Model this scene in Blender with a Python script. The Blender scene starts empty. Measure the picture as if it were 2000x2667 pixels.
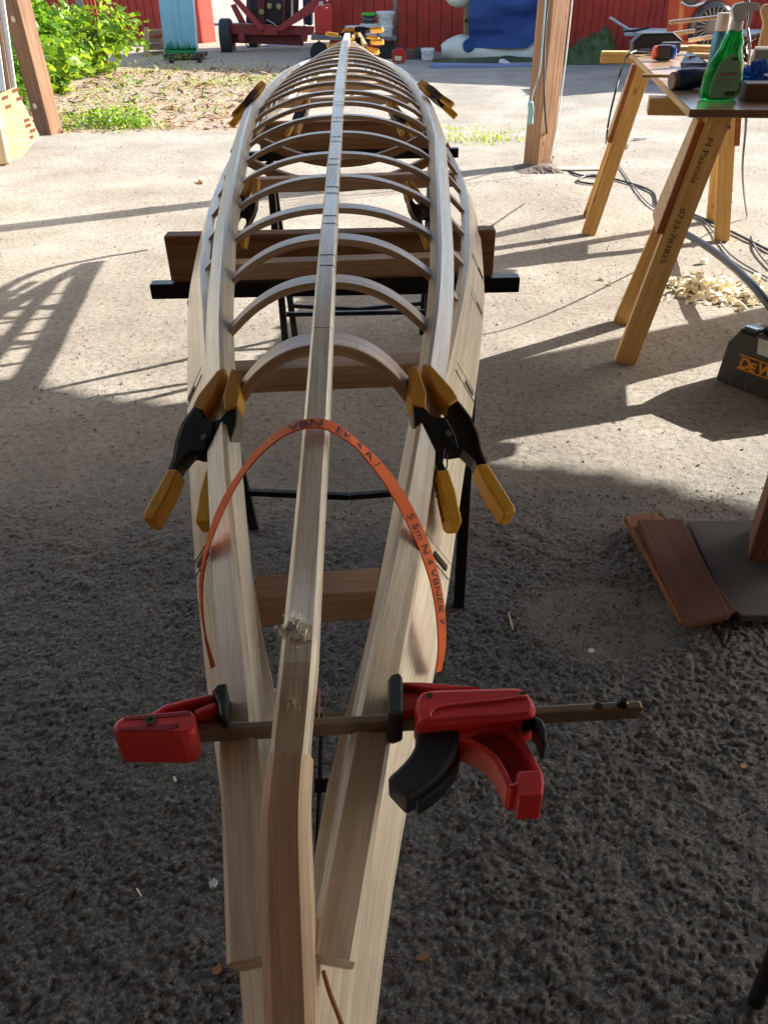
import bpy, bmesh, math, random
import numpy as np
from mathutils import Vector, Matrix, Euler
random.seed(7); RNG = np.random.RandomState(11)
SC = bpy.context.scene
# ------------------------------------------------------------------ camera
EYE = 1.4; PITCH = math.radians(35.3); ROLL = math.radians(-1.1); FP = 2000.0
cd = bpy.data.cameras.new('camera'); cam = bpy.data.objects.new('camera', cd); SC.collection.objects.link(cam)
cd.sensor_fit = 'HORIZONTAL'; cd.sensor_width = 36; cd.lens = 36; cd.clip_start = .02; cd.clip_end = 400
cam.matrix_world = Matrix.Translation((0, 0, EYE)) @ Matrix.Rotation(math.pi/2-PITCH, 4, 'X') @ Matrix.Rotation(ROLL, 4, 'Z')
SC.camera = cam
# ------------------------------------------------------------------ world and sun
SUN_EL = math.radians(28); SUN_AZ = math.radians(23)      # azimuth measured from +X towards +Y
w = bpy.data.worlds.new('World'); SC.world = w; w.use_nodes = True
wn = w.node_tree.nodes; wl = w.node_tree.links; wn.clear()
sky = wn.new('ShaderNodeTexSky'); sky.sky_type = 'NISHITA'; sky.sun_disc = False
sky.sun_elevation = SUN_EL; sky.sun_rotation = math.pi/2-SUN_AZ; sky.air_density = 1.0; sky.dust_density = 1.5; sky.ozone_density = 1.0
bg = wn.new('ShaderNodeBackground'); bg.inputs['Strength'].default_value = .14
wo = wn.new('ShaderNodeOutputWorld'); wl.new(sky.outputs[0], bg.inputs[0]); wl.new(bg.outputs[0], wo.inputs[0])
sd = bpy.data.lights.new('sun', 'SUN'); sd.energy = 5.0; sd.angle = math.radians(.5); sd.color = (1, .96, .9)
sun = bpy.data.objects.new('sun', sd); SC.collection.objects.link(sun)
SV = Vector((math.cos(SUN_AZ)*math.cos(SUN_EL), math.sin(SUN_AZ)*math.cos(SUN_EL), math.sin(SUN_EL)))
sun.rotation_euler = SV.to_track_quat('Z', 'Y').to_euler(); sun.location = (4, 4, 6)
SC.view_settings.view_transform = 'Standard'; SC.view_settings.look = 'None'; SC.view_settings.exposure = 1.6; SC.view_settings.gamma = 1
SC.render.film_transparent = False
try:
    SC.cycles.max_bounces = 8; SC.cycles.diffuse_bounces = 4; SC.cycles.use_denoising = True
except Exception: pass

# ------------------------------------------------------------------ measuring helpers: a point of the photograph at a known height or distance
def ray(px, py):
    u = (px-1000)/FP; v = -(py-1333.5)/FP
    c, s = math.cos(ROLL), math.sin(ROLL); u, v = u*c-v*s, u*s+v*c
    return Vector((u, math.cos(PITCH)+v*math.sin(PITCH), -math.sin(PITCH)+v*math.cos(PITCH)))
def GZ(px, py, z=0.):
    r = ray(px, py); return Vector((0, 0, EYE))+r*((z-EYE)/r.z)
def GY(px, py, y):
    r = ray(px, py); return Vector((0, 0, EYE))+r*(y/r.y)
def GP(px, py, p0, n):                                     # on a plane through p0 with normal n
    r = ray(px, py); e = Vector((0, 0, EYE)); return e+r*((Vector(p0)-e).dot(n)/r.dot(n))
def V(*a): return Vector(a)
def lin(c):
    f = lambda x: x/12.92 if x <= .04045 else ((x+.055)/1.055)**2.4
    return tuple(f(x/255.) for x in c)+(1.,)

# ------------------------------------------------------------------ materials
MATS = {}
def nodes(name):
    m = bpy.data.materials.new(name); m.use_nodes = True; nt = m.node_tree
    return m, nt, nt.nodes['Principled BSDF'], nt.nodes, nt.links
def ramp(N, stops):
    r = N.new('ShaderNodeValToRGB'); cr = r.color_ramp
    while len(cr.elements) > 1: cr.elements.remove(cr.elements[-1])
    cr.elements[0].position = stops[0][0]; cr.elements[0].color = stops[0][1]
    for p, c in stops[1:]:
        e = cr.elements.new(p); e.color = c
    return r
def noise(N, L, src, scale, detail=4, rough=.55, mapscale=None):
    if mapscale:
        mp = N.new('ShaderNodeMapping'); mp.inputs['Scale'].default_value = mapscale; L.new(src, mp.inputs['Vector']); src = mp.outputs[0]
    n = N.new('ShaderNodeTexNoise'); n.inputs['Scale'].default_value = scale; n.inputs['Detail'].default_value = detail; n.inputs['Roughness'].default_value = rough
    L.new(src, n.inputs['Vector']); return n
def plain(name, col, rough=.5, metal=0., var=.12, scale=25, bump=.15, spec=.5, dirt=None, coat=0):
    if name in MATS: return MATS[name]
    m, nt, b, N, L = nodes(name); tc = N.new('ShaderNodeTexCoord')
    c = lin(col) if max(col) > 1 else tuple(col)+(1,)
    n = noise(N, L, tc.outputs['Object'], scale, 5, .6)
    lo = tuple(x*(1-var) for x in c[:3])+(1,); hi = tuple(min(1, x*(1+var)) for x in c[:3])+(1,)
    r = ramp(N, [(.3, lo), (.7, hi)]); L.new(n.outputs[0], r.inputs[0]); out = r.outputs[0]
    if dirt:
        n2 = noise(N, L, tc.outputs['Object'], scale*.35, 6, .7); r2 = ramp(N, [(.52, (0, 0, 0, 1)), (.72, (1, 1, 1, 1))]); L.new(n2.outputs[0], r2.inputs[0])
        mx = N.new('ShaderNodeMixRGB'); mx.inputs[2].default_value = lin(dirt); L.new(out, mx.inputs[1])
        mu = N.new('ShaderNodeMath'); mu.operation = 'MULTIPLY'; mu.inputs[1].default_value = .55; L.new(r2.outputs[0], mu.inputs[0]); L.new(mu.outputs[0], mx.inputs[0]); out = mx.outputs[0]
    L.new(out, b.inputs['Base Color']); b.inputs['Roughness'].default_value = rough; b.inputs['Metallic'].default_value = metal
    b.inputs['Specular IOR Level'].default_value = spec; b.inputs['Coat Weight'].default_value = coat
    if bump:
        n3 = noise(N, L, tc.outputs['Object'], scale*5, 3); bp = N.new('ShaderNodeBump'); bp.inputs['Strength'].default_value = bump; bp.inputs['Distance'].default_value = .002
        L.new(n3.outputs[0], bp.inputs['Height']); L.new(bp.outputs[0], b.inputs['Normal'])
    MATS[name] = m; return m
def wood(name, a, b_, c_=None, rough=.6, knots=0., grain=1., bump=.35, blotch=.25, spec=.45):
    """grain runs along u of the UV map, in metres"""
    if name in MATS: return MATS[name]
    m, nt, b, N, L = nodes(name); uv = N.new('ShaderNodeUVMap'); oi = N.new('ShaderNodeObjectInfo')
    ad = N.new('ShaderNodeVectorMath'); ad.operation = 'ADD'; mu = N.new('ShaderNodeMath'); mu.operation = 'MULTIPLY'; mu.inputs[1].default_value = 37
    cb = N.new('ShaderNodeCombineXYZ'); L.new(oi.outputs['Random'], mu.inputs[0]); L.new(mu.outputs[0], cb.inputs[0]); L.new(mu.outputs[0], cb.inputs[2])
    L.new(uv.outputs[0], ad.inputs[0]); L.new(cb.outputs[0], ad.inputs[1]); src = ad.outputs[0]
    n1 = noise(N, L, src, 1.0, 3, .6, (1.6*grain, 80*grain, 1)); n1.inputs['Distortion'].default_value = .6
    n2 = noise(N, L, src, 1.0, 8, .75, (14*grain, 520*grain, 1)); n3 = noise(N, L, src, 1.0, 2, .5, (3, 9, 1))
    A, B = lin(a), lin(b_); C3 = lin(c_) if c_ else tuple((x+y)/2 for x, y in zip(A, B))
    r = ramp(N, [(.33, B), (.5, C3), (.66, A)]); L.new(n1.outputs[0], r.inputs[0])
    r2 = ramp(N, [(.38, (.58, .52, .46, 1)), (.53, (1, 1, 1, 1))]); L.new(n2.outputs[0], r2.inputs[0])
    mx = N.new('ShaderNodeMixRGB'); mx.blend_type = 'MULTIPLY'; mx.inputs[0].default_value = .55; L.new(r.outputs[0], mx.inputs[1]); L.new(r2.outputs[0], mx.inputs[2])
    r3 = ramp(N, [(.35, (.72, .68, .62, 1)), (.65, (1, 1, 1, 1))]); L.new(n3.outputs[0], r3.inputs[0])
    mx2 = N.new('ShaderNodeMixRGB'); mx2.blend_type = 'MULTIPLY'; mx2.inputs[0].default_value = blotch*1.6; L.new(mx.outputs[0], mx2.inputs[1]); L.new(r3.outputs[0], mx2.inputs[2]); out = mx2.outputs[0]
    if knots:
        mp = N.new('ShaderNodeMapping'); mp.inputs['Scale'].default_value = (4.0, 11, 1); L.new(src, mp.inputs['Vector'])
        vo = N.new('ShaderNodeTexVoronoi'); vo.inputs['Scale'].default_value = 1; L.new(mp.outputs[0], vo.inputs['Vector'])
        r4 = ramp(N, [(.05*knots, (1, 1, 1, 1)), (.13*knots, (0, 0, 0, 1))]); L.new(vo.outputs['Distance'], r4.inputs[0])
        mx3 = N.new('ShaderNodeMixRGB'); mx3.inputs[2].default_value = tuple(x*.35 for x in B[:3])+(1,); L.new(out, mx3.inputs[1]); L.new(r4.outputs[0], mx3.inputs[0]); out = mx3.outputs[0]
    L.new(out, b.inputs['Base Color']); b.inputs['Roughness'].default_value = rough; b.inputs['Specular IOR Level'].default_value = spec
    bp = N.new('ShaderNodeBump'); bp.inputs['Strength'].default_value = bump; bp.inputs['Distance'].default_value = .0012; L.new(n2.outputs[0], bp.inputs['Height']); L.new(bp.outputs[0], b.inputs['Normal'])
    MATS[name] = m; return m
def leafmat(name, a, b_):
    if name in MATS: return MATS[name]
    m, nt, b, N, L = nodes(name); at = N.new('ShaderNodeAttribute'); at.attribute_name = 'rnd'
    r = ramp(N, [(0., lin(a)), (1., lin(b_))]); L.new(at.outputs['Fac'], r.inputs[0]); L.new(r.outputs[0], b.inputs['Base Color'])
    b.inputs['Roughness'].default_value = .38
    tr = N.new('ShaderNodeBsdfTranslucent'); mc = N.new('ShaderNodeMixRGB'); mc.blend_type = 'MULTIPLY'; mc.inputs[0].default_value = 1; mc.inputs[2].default_value = (1., 1., .35, 1)
    g = N.new('ShaderNodeGamma'); g.inputs[1].default_value = .8; L.new(r.outputs[0], g.inputs[0]); L.new(g.outputs[0], mc.inputs[1]); L.new(mc.outputs[0], tr.inputs[0])
    ms = N.new('ShaderNodeMixShader'); ms.inputs[0].default_value = .5; L.new(b.outputs[0], ms.inputs[1]); L.new(tr.outputs[0], ms.inputs[2])
    L.new(ms.outputs[0], N['Material Output'].inputs[0]); MATS[name] = m; return m

PINE = lambda: wood('pale_pine', (206, 182, 138), (176, 146, 98), (194, 166, 120), rough=.42)
KAY = lambda: wood('kayak_ash', (236, 230, 218), (212, 200, 180), (226, 217, 201), rough=.27, blotch=.18, spec=.8)
RIBW = lambda: wood('steamed_rib_wood', (200, 176, 152), (158, 132, 110), (182, 156, 132), rough=.3, spec=.7)
STUD = lambda: wood('sawn_spruce', (228, 188, 120), (202, 154, 86), (218, 174, 104), rough=.55, knots=1.)
OLDW = lambda: wood('weathered_brown_timber', (152, 114, 84), (104, 72, 50), (130, 94, 66), rough=.75, knots=.7, blotch=.5)
RED = lambda: plain('barn_red_paint', (164, 46, 26), .8, var=.2, scale=3, dirt=(96, 30, 22))
BLK = lambda: plain('black_steel', (22, 23, 24), .38, .2, scale=60)
GRIP = lambda: plain('amber_rubber', (222, 170, 52), .45, var=.1, scale=60)

# ------------------------------------------------------------------ mesh builder
class MB:
    def __init__(s): s.v = []; s.f = []; s.uv = []
    def add(s, vs, fs, uvs=None):
        o = len(s.v); s.v += [Vector(p) for p in vs]
        for i, f in enumerate(fs):
            s.f.append([o+k for k in f]); s.uv.append(uvs[i] if uvs else None)
        return s
    def beam(s, p0, p1, w_, h_, up=(0, 0, 1), w1=None, h1=None):
        """box from p0 to p1, w across, h along up"""
        p0, p1, up = Vector(p0), Vector(p1), Vector(up); d = (p1-p0); ln = d.length; d.normalize()
        sd_ = d.cross(up).normalized(); u = sd_.cross(d).normalized(); w1 = w1 or w_; h1 = h1 or h_
        vs = []
        for p, a, b in ((p0, w_, h_), (p1, w1, h1)):
            vs += [p+sd_*(sx*a/2)+u*(sz*b/2) for sx, sz in ((-1, -1), (1, -1), (1, 1), (-1, 1))]
        fs = [(3, 2, 1, 0), (4, 5, 6, 7), (0, 1, 5, 4), (1, 2, 6, 5), (2, 3, 7, 6), (3, 0, 4, 7)]
        a = [0, w_, w_+h_, 2*w_+h_, 2*(w_+h_)]
        uvs = [[(.0, 0), (.02, 0), (.02, h_), (0, h_)]]*2
        for k in range(4):
            uvs.append([(0, a[k]), (0, a[k+1]), (ln, a[k+1]), (ln, a[k])])
        return s.add(vs, fs, uvs)
    def box(s, c, size):
        c = Vector(c); return s.beam(c-V(size[0]/2, 0, 0), c+V(size[0]/2, 0, 0), size[1], size[2])
    def sweep(s, pts, sec, ups, scl=None, cap=True, rot=None):
        """sec: list of (side, up) in metres"""
        n = len(sec); pts = [Vector(p) for p in pts]; o = len(s.v); L_ = [0.]
        for i in range(1, len(pts)): L_.append(L_[-1]+(pts[i]-pts[i-1]).length)
        per = [0.]
        for i in range(n): a, b = sec[i], sec[(i+1) % n]; per.append(per[-1]+math.hypot(a[0]-b[0], a[1]-b[1]))
        vs = []
        for i, p in enumerate(pts):
            t = (pts[min(i+1, len(pts)-1)]-pts[max(i-1, 0)]).normalized(); up = Vector(ups[i] if isinstance(ups, list) else ups)
            sd_ = t.cross(up).normalized(); u = sd_.cross(t).normalized(); k = scl[i] if scl else 1.
            ss = sec if not rot else [(a*math.cos(rot[i])-b*math.sin(rot[i]), a*math.sin(rot[i])+b*math.cos(rot[i])) for a, b in sec]
            vs += [p+sd_*(a*k)+u*(b*k) for a, b in ss]
        fs = []; uvs = []
        for i in range(len(pts)-1):
            for j in range(n):
                j2 = (j+1) % n; fs.append((i*n+j, i*n+j2, (i+1)*n+j2, (i+1)*n+j))
                uvs.append([(L_[i], per[j]), (L_[i], per[j+1]), (L_[i+1], per[j+1]), (L_[i+1], per[j])])
        if cap:
            fs.append(tuple(range(n-1, -1, -1))); uvs.append([(sec[k][0]*.1, sec[k][1]) for k in range(n-1, -1, -1)])
            e = (len(pts)-1)*n; fs.append(tuple(e+k for k in range(n))); uvs.append([(sec[k][0]*.1, sec[k][1]) for k in range(n)])
        return s.add(vs, fs, uvs)
    def tube(s, pts, r, n=8, scl=None):
        pts = [Vector(p) for p in pts]
        sec = [(r*math.cos(2*math.pi*k/n), r*math.sin(2*math.pi*k/n)) for k in range(n)]
        d = (pts[-1]-pts[0]).normalized(); up = V(0, 0, 1) if abs(d.z) < .9 else V(0, 1, 0)
        return s.sweep(pts, sec, up, scl)
    def prism(s, outline, ext):
        """3D outline extruded by vector"""
        ol = [Vector(p) for p in outline]; n = len(ol); e = Vector(ext)
        nrm = V(0, 0, 0)
        for i in range(n): nrm += ol[i].cross(ol[(i+1) % n])
        if nrm.dot(e) > 0: ol = ol[::-1]
        ax = (ol[1]-ol[0]).normalized(); bx_ = nrm.normalized().cross(ax)
        q = [(p.dot(ax), p.dot(bx_)) for p in ol]; el = e.length
        fs = [tuple(range(n)), tuple(range(2*n-1, n-1, -1))]; uvs = [q, q[::-1]]
        acc = 0
        for i in range(n):
            j = (i+1) % n; fs.append((i, n+i, n+j, j)); d = (ol[j]-ol[i]).length
            uvs.append([(acc, 0), (acc, el), (acc+d, el), (acc+d, 0)]); acc += d
        return s.add(ol+[p+e for p in ol], fs, uvs)
    def lathe(s, base, axis, prof, n=20, sx=1., ref=None):
        """prof: (radius, along axis); sx squashes across"""
        base, ax = Vector(base), Vector(axis).normalized(); r0 = Vector(ref) if ref else (V(1, 0, 0) if abs(ax.x) < .9 else V(0, 1, 0))
        a = (r0-ax*r0.dot(ax)).normalized(); b = ax.cross(a); vs = []
        for r, z in prof:
            for k in range(n):
                t = 2*math.pi*k/n; vs.append(base+ax*z+a*(r*math.cos(t))+b*(r*sx*math.sin(t)))
        fs = []; uvs = []
        for i in range(len(prof)-1):
            for k in range(n):
                k2 = (k+1) % n; fs.append((i*n+k, i*n+k2, (i+1)*n+k2, (i+1)*n+k)); uvs.append([(prof[i][1], k/n), (prof[i][1], (k+1)/n), (prof[i+1][1], (k+1)/n), (prof[i+1][1], k/n)])
        fs.append(tuple(range(n-1, -1, -1))); uvs.append([(0, 0)]*n); e = (len(prof)-1)*n
        fs.append(tuple(e+k for k in range(n))); uvs.append([(0, 0)]*n)
        return s.add(vs, fs, uvs)
    def strip(s, quad):
        return s.add(quad, [(0, 1, 2, 3)], [[(0, 0), (.1, 0), (.1, .1), (0, .1)]])

COL = SC.collection
def obj(name, mb, mat, parent=None, bevel=0., smooth=False, sub=0, org=None, solid=0):
    me = bpy.data.meshes.new(name); root = parent
    while root is not None and root.parent is not None: root = root.parent
    local = root is not None and root.get('_local')
    if local: off = V(0, 0, 0)
    elif root is not None: off = Vector(root.location)
    else:
        if org is None:
            xs = [v.x for v in mb.v]; ys = [v.y for v in mb.v]; off = V((min(xs)+max(xs))/2, (min(ys)+max(ys))/2, min(v.z for v in mb.v))
        else: off = Vector(org)
    me.from_pydata([tuple(v-off) for v in mb.v], [], mb.f)
    ul = me.uv_layers.new(name='UVMap'); k = 0; buf = np.zeros(len(me.loops)*2, dtype=np.float32)
    for f, uv in zip(mb.f, mb.uv):
        if uv:
            for q in uv: buf[2*k] = q[0]; buf[2*k+1] = q[1]; k += 1
        else: k += len(f)
    ul.data.foreach_set('uv', buf)
    if mat: me.materials.append(mat)
    o = bpy.data.objects.new(name, me); COL.objects.link(o)
    if parent is not None: o.parent = parent
    else: o.location = off
    bm = bmesh.new(); bm.from_mesh(me); bmesh.ops.recalc_face_normals(bm, faces=bm.faces); bm.to_mesh(me); bm.free()
    if smooth: me.polygons.foreach_set('use_smooth', [True]*len(me.polygons))
    if bevel:
        md = o.modifiers.new('bevel', 'BEVEL'); md.width = bevel; md.segments = 2; md.limit_method = 'ANGLE'; md.angle_limit = math.radians(35)
    if sub:
        md = o.modifiers.new('sub', 'SUBSURF'); md.levels = sub; md.render_levels = sub
    if smooth == 'auto':
        try: me.set_sharp_from_angle(angle=math.radians(40))
        except Exception: pass
    return o
def tag(o, label=None, cat=None, group=None, kind=None):
    if label: o['label'] = label
    if cat: o['category'] = cat
    if group: o['group'] = group
    if kind: o['kind'] = kind
    return o
def thing(name, label, cat, loc, group=None, local=False):
    o = bpy.data.objects.new(name, None); COL.objects.link(o); o.location = loc; o.empty_display_size = .05
    if local: o['_local'] = 1
    return tag(o, label, cat, group)
def copy_tree(o, parent=None):
    c = o.copy(); COL.objects.link(c); c.parent = parent
    for ch in list(o.children): copy_tree(ch, c)
    return c
def text_mb(txt, mapf, size=1., bold=0.):
    """flat lettering; mapf(x,y)->world point; returns MB"""
    cu = bpy.data.curves.new('lettering', 'FONT'); cu.body = txt; cu.size = size; cu.resolution_u = 3; cu.offset = bold
    to = bpy.data.objects.new('lettering', cu); COL.objects.link(to)
    dg = bpy.context.evaluated_depsgraph_get(); me = bpy.data.meshes.new_from_object(to.evaluated_get(dg))
    mb = MB(); mb.add([mapf(v.co.x, v.co.y) for v in me.vertices], [tuple(p.vertices) for p in me.polygons])
    bpy.data.objects.remove(to); bpy.data.curves.remove(cu); bpy.data.meshes.remove(me); return mb
def interp(x, tab):
    return float(np.interp(x, [t[0] for t in tab], [t[1] for t in tab]))
def smooth_path(pts, n):
    """Catmull-Rom resample"""
    P = [Vector(p) for p in pts]; P = [P[0]*2-P[1]]+P+[P[-1]*2-P[-2]]; out = []
    segs = len(P)-3
    for i in range(n):
        t = i/(n-1)*segs; k = min(int(t), segs-1); t -= k; a, b, c, d = P[k:k+4]
        out.append(.5*((2*b)+(c-a)*t+(2*a-5*b+4*c-d)*t*t+(3*b-a-3*c+d)*t**3))
    return out

# ------------------------------------------------------------------ ground
def vnoise(X, Y, s, seed):
    r = np.random.RandomState(seed); T = r.rand(256, 256).astype(np.float32)
    x = X/s; y = Y/s; xi = np.floor(x).astype(int); yi = np.floor(y).astype(int); fx = x-xi; fy = y-yi
    fx = fx*fx*(3-2*fx); fy = fy*fy*(3-2*fy); a = lambda i, j: T[(yi+j) & 255, (xi+i) & 255]
    return (a(0, 0)*(1-fx)+a(1, 0)*fx)*(1-fy)+(a(0, 1)*(1-fx)+a(1, 1)*fx)*fy
def cells(X, Y, s, seed):
    """rounded pebbles: distance to nearest jittered point"""
    r = np.random.RandomState(seed); JX = r.rand(128, 128); JY = r.rand(128, 128); JR = r.rand(128, 128)
    x = X/s; y = Y/s; xi = np.floor(x).astype(int); yi = np.floor(y).astype(int); d = np.full(X.shape, 9.); h = np.zeros(X.shape)
    for i in (-1, 0, 1):
        for j in (-1, 0, 1):
            cx = xi+i; cy = yi+j; dx = cx+JX[cy & 127, cx & 127]-x; dy = cy+JY[cy & 127, cx & 127]-y
            q = np.sqrt(dx*dx+dy*dy); rr = JR[cy & 127, cx & 127]; hh = (.35+.65*rr)*np.sqrt(np.clip(1-(q/.82)**2, 0, 1)); h = np.maximum(h, hh)
    return h
def sstep(a, b, x):
    t = np.clip((x-a)/(b-a), 0, 1); return t*t*(3-2*t)
PATCH = GZ(1570, 1610)
def ground_h(X, Y):
    rough_ = 1-sstep(1.65, 2.35, Y+.25*(vnoise(X, Y, .35, 5)-.5)+.12*X)             # coarse tarmac near the camera
    dp = np.sqrt(((X-PATCH.x)/.21)**2+((Y-PATCH.y)/.16)**2); patch = 1-sstep(.85, 1.1, dp+.25*(vnoise(X, Y, .05, 8)-.5))
    rough_ = rough_*(1-patch)*(.7+.3*sstep(.3, .55, vnoise(X, Y, .22, 9)))
    h = rough_*(.0068*cells(X, Y, .0125, 1)*(.65+.7*vnoise(X, Y, .05, 12))+.0042*cells(X+3, Y+1, .008, 2)+.007*(vnoise(X, Y, .035, 3)-.5)+.002*(vnoise(X, Y, .012, 13)-.5))
    h += .004*(vnoise(X, Y, .12, 4)-.5)*(1-rough_)+.0016*(vnoise(X, Y, .02, 6)-.5)*(1-sstep(5, 9, Y))
    far = sstep(3, 8, Y); h += far*.02*(vnoise(X, Y, .9, 7)-.5)
    return h
def gax(lo, hi, step, far, grow):
    a = list(np.arange(lo, hi, step)); s = step; x = a[-1]
    while x < far: s *= grow; x += s; a.append(x)
    return a
ys = gax(.08, 2.3, .0042, 160, 1.022); xr = gax(.0, 1.3, .0048, 110, 1.05)
yneg = [-x for x in gax(0, .02, .02, 60, 1.35)][::-1]; ys = np.array(yneg[:-1]+ys)
xs = np.array([-x for x in xr[::-1][:-1]]+xr); X, Y = np.meshgrid(xs, ys)
Z = ground_h(X, Y); nx, ny = len(xs), len(ys)
me = bpy.data.meshes.new('ground'); nv = nx*ny; me.vertices.add(nv)
me.vertices.foreach_set('co', np.stack([X, Y, Z], -1).astype(np.float32).ravel())
ii, jj = np.meshgrid(np.arange(nx-1), np.arange(ny-1)); a = (jj*nx+ii).ravel(); q = np.stack([a, a+1, a+nx+1, a+nx], -1).astype(np.int32)
me.loops.add(q.size); me.loops.foreach_set('vertex_index', q.ravel()); me.polygons.add(len(q)); me.polygons.foreach_set('loop_start', np.arange(0, q.size, 4, dtype=np.int32))
me.update(calc_edges=True); me.polygons.foreach_set('use_smooth', np.ones(len(q), bool))
gr = bpy.data.objects.new('ground', me); COL.objects.link(gr); gr['kind'] = 'structure'
def ground_mat():
    m, nt, b, N, L = nodes('yard_ground'); tc = N.new('ShaderNodeTexCoord'); O = tc.outputs['Object']
    sx = N.new('ShaderNodeSeparateXYZ'); L.new(O, sx.inputs[0])
    # dusty pale surface
    n1 = noise(N, L, O, 1.3, 6, .6); r1 = ramp(N, [(.3, lin((138, 130, 117))), (.5, lin((157, 149, 136))), (.7, lin((176, 169, 156)))]); L.new(n1.outputs[0], r1.inputs[0])
    n1b = noise(N, L, O, 38, 10, .82); r1b = ramp(N, [(.38, (.34, .3, .26, 1)), (.46, (.86, .84, .82, 1)), (.55, (1, 1, 1, 1)), (.66, (1.12, 1.12, 1.1, 1))]); L.new(n1b.outputs[0], r1b.inputs[0])
    m1 = N.new('ShaderNodeMixRGB'); m1.blend_type = 'MULTIPLY'; m1.inputs[0].default_value = 1.; L.new(r1.outputs[0], m1.inputs[1]); L.new(r1b.outputs[0], m1.inputs[2])
    # hairline cracks
    nd = noise(N, L, O, 6, 4); ad = N.new('ShaderNodeVectorMath'); ad.operation = 'MULTIPLY_ADD'; ad.inputs[1].default_value = (.12, .12, .12); L.new(nd.outputs['Color'], ad.inputs[0]); L.new(O, ad.inputs[2])
    vo = N.new('ShaderNodeTexVoronoi'); vo.feature = 'DISTANCE_TO_EDGE'; vo.inputs['Scale'].default_value = 11; L.new(ad.outputs[0], vo.inputs['Vector'])
    rc = ramp(N, [(.0, (.34, .3, .27, 1)), (.03, (1, 1, 1, 1))]); L.new(vo.outputs['Distance'], rc.inputs[0])
    ncm = noise(N, L, O, 2.2, 3); rcm = ramp(N, [(.45, (0, 0, 0, 1)), (.62, (.7, .7, .7, 1))]); L.new(ncm.outputs[0], rcm.inputs[0])
    m2 = N.new('ShaderNodeMixRGB'); m2.blend_type = 'MULTIPLY'; L.new(rcm.outputs[0], m2.inputs[0]); L.new(m1.outputs[0], m2.inputs[1]); L.new(rc.outputs[0], m2.inputs[2])
    # dark specks, little stones
    vs = N.new('ShaderNodeTexVoronoi'); vs.inputs['Scale'].default_value = 55; L.new(O, vs.inputs['Vector']); rs = ramp(N, [(.12, (.25, .22, .19, 1)), (.2, (1, 1, 1, 1))]); L.new(vs.outputs['Distance'], rs.inputs[0])
    m3 = N.new('ShaderNodeMixRGB'); m3.blend_type = 'MULTIPLY'; m3.inputs[0].default_value = .6; L.new(m2.outputs[0], m3.inputs[1]); L.new(rs.outputs[0], m3.inputs[2])
    # near: bare dark tarmac
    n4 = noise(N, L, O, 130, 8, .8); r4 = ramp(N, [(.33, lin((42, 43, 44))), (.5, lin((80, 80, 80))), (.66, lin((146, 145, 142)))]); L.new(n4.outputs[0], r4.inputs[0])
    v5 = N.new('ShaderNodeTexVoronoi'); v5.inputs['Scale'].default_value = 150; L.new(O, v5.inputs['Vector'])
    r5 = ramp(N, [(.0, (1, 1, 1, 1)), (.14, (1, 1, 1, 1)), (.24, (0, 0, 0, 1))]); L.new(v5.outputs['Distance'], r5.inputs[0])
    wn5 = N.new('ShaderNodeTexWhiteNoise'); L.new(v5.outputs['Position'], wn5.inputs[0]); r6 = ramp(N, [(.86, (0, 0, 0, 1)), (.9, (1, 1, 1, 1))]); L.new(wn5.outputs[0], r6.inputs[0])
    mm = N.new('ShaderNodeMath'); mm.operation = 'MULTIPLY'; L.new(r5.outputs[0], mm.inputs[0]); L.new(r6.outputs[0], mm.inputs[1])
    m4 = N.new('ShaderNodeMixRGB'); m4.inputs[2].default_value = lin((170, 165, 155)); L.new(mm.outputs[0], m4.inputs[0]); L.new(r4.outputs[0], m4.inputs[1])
    # blend along Y with a ragged edge, pushed out to darken roof-shaded ground
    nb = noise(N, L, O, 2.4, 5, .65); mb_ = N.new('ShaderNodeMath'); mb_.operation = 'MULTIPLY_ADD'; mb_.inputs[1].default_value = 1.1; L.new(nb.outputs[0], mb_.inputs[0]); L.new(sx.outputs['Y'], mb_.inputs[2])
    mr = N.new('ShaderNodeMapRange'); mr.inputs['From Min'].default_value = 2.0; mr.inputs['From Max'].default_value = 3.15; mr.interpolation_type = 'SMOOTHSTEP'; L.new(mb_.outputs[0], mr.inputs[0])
    # smooth mended patch
    sb = N.new('ShaderNodeVectorMath'); sb.operation = 'SUBTRACT'; sb.inputs[1].default_value = (PATCH.x, PATCH.y, 0); L.new(O, sb.inputs[0])
    scv = N.new('ShaderNodeVectorMath'); scv.operation = 'MULTIPLY'; scv.inputs[1].default_value = (1/.21, 1/.16, 0); L.new(sb.outputs[0], scv.inputs[0])
    ln = N.new('ShaderNodeVectorMath'); ln.operation = 'LENGTH'; L.new(scv.outputs[0], ln.inputs[0]); nb2 = noise(N, L, O, 9, 4)
    ma = N.new('ShaderNodeMath'); ma.operation = 'MULTIPLY_ADD'; ma.inputs[1].default_value = .5; L.new(nb2.outputs[0], ma.inputs[0]); L.new(ln.outputs['Value'], ma.inputs[2])
    mr2 = N.new('ShaderNodeMapRange'); mr2.inputs['From Min'].default_value = 1.0; mr2.inputs['From Max'].default_value = 1.4; mr2.inputs['To Min'].default_value = .62; mr2.inputs['To Max'].default_value = 0; L.new(ma.outputs[0], mr2.inputs[0])
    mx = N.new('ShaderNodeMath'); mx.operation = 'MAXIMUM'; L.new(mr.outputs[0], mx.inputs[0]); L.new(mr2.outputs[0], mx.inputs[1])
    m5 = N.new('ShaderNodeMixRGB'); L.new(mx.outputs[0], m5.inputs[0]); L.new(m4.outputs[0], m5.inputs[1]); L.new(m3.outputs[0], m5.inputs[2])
    # bare soil and litter on the left beyond the slab
    nsx = noise(N, L, O, 1.5, 5, .7)
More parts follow.
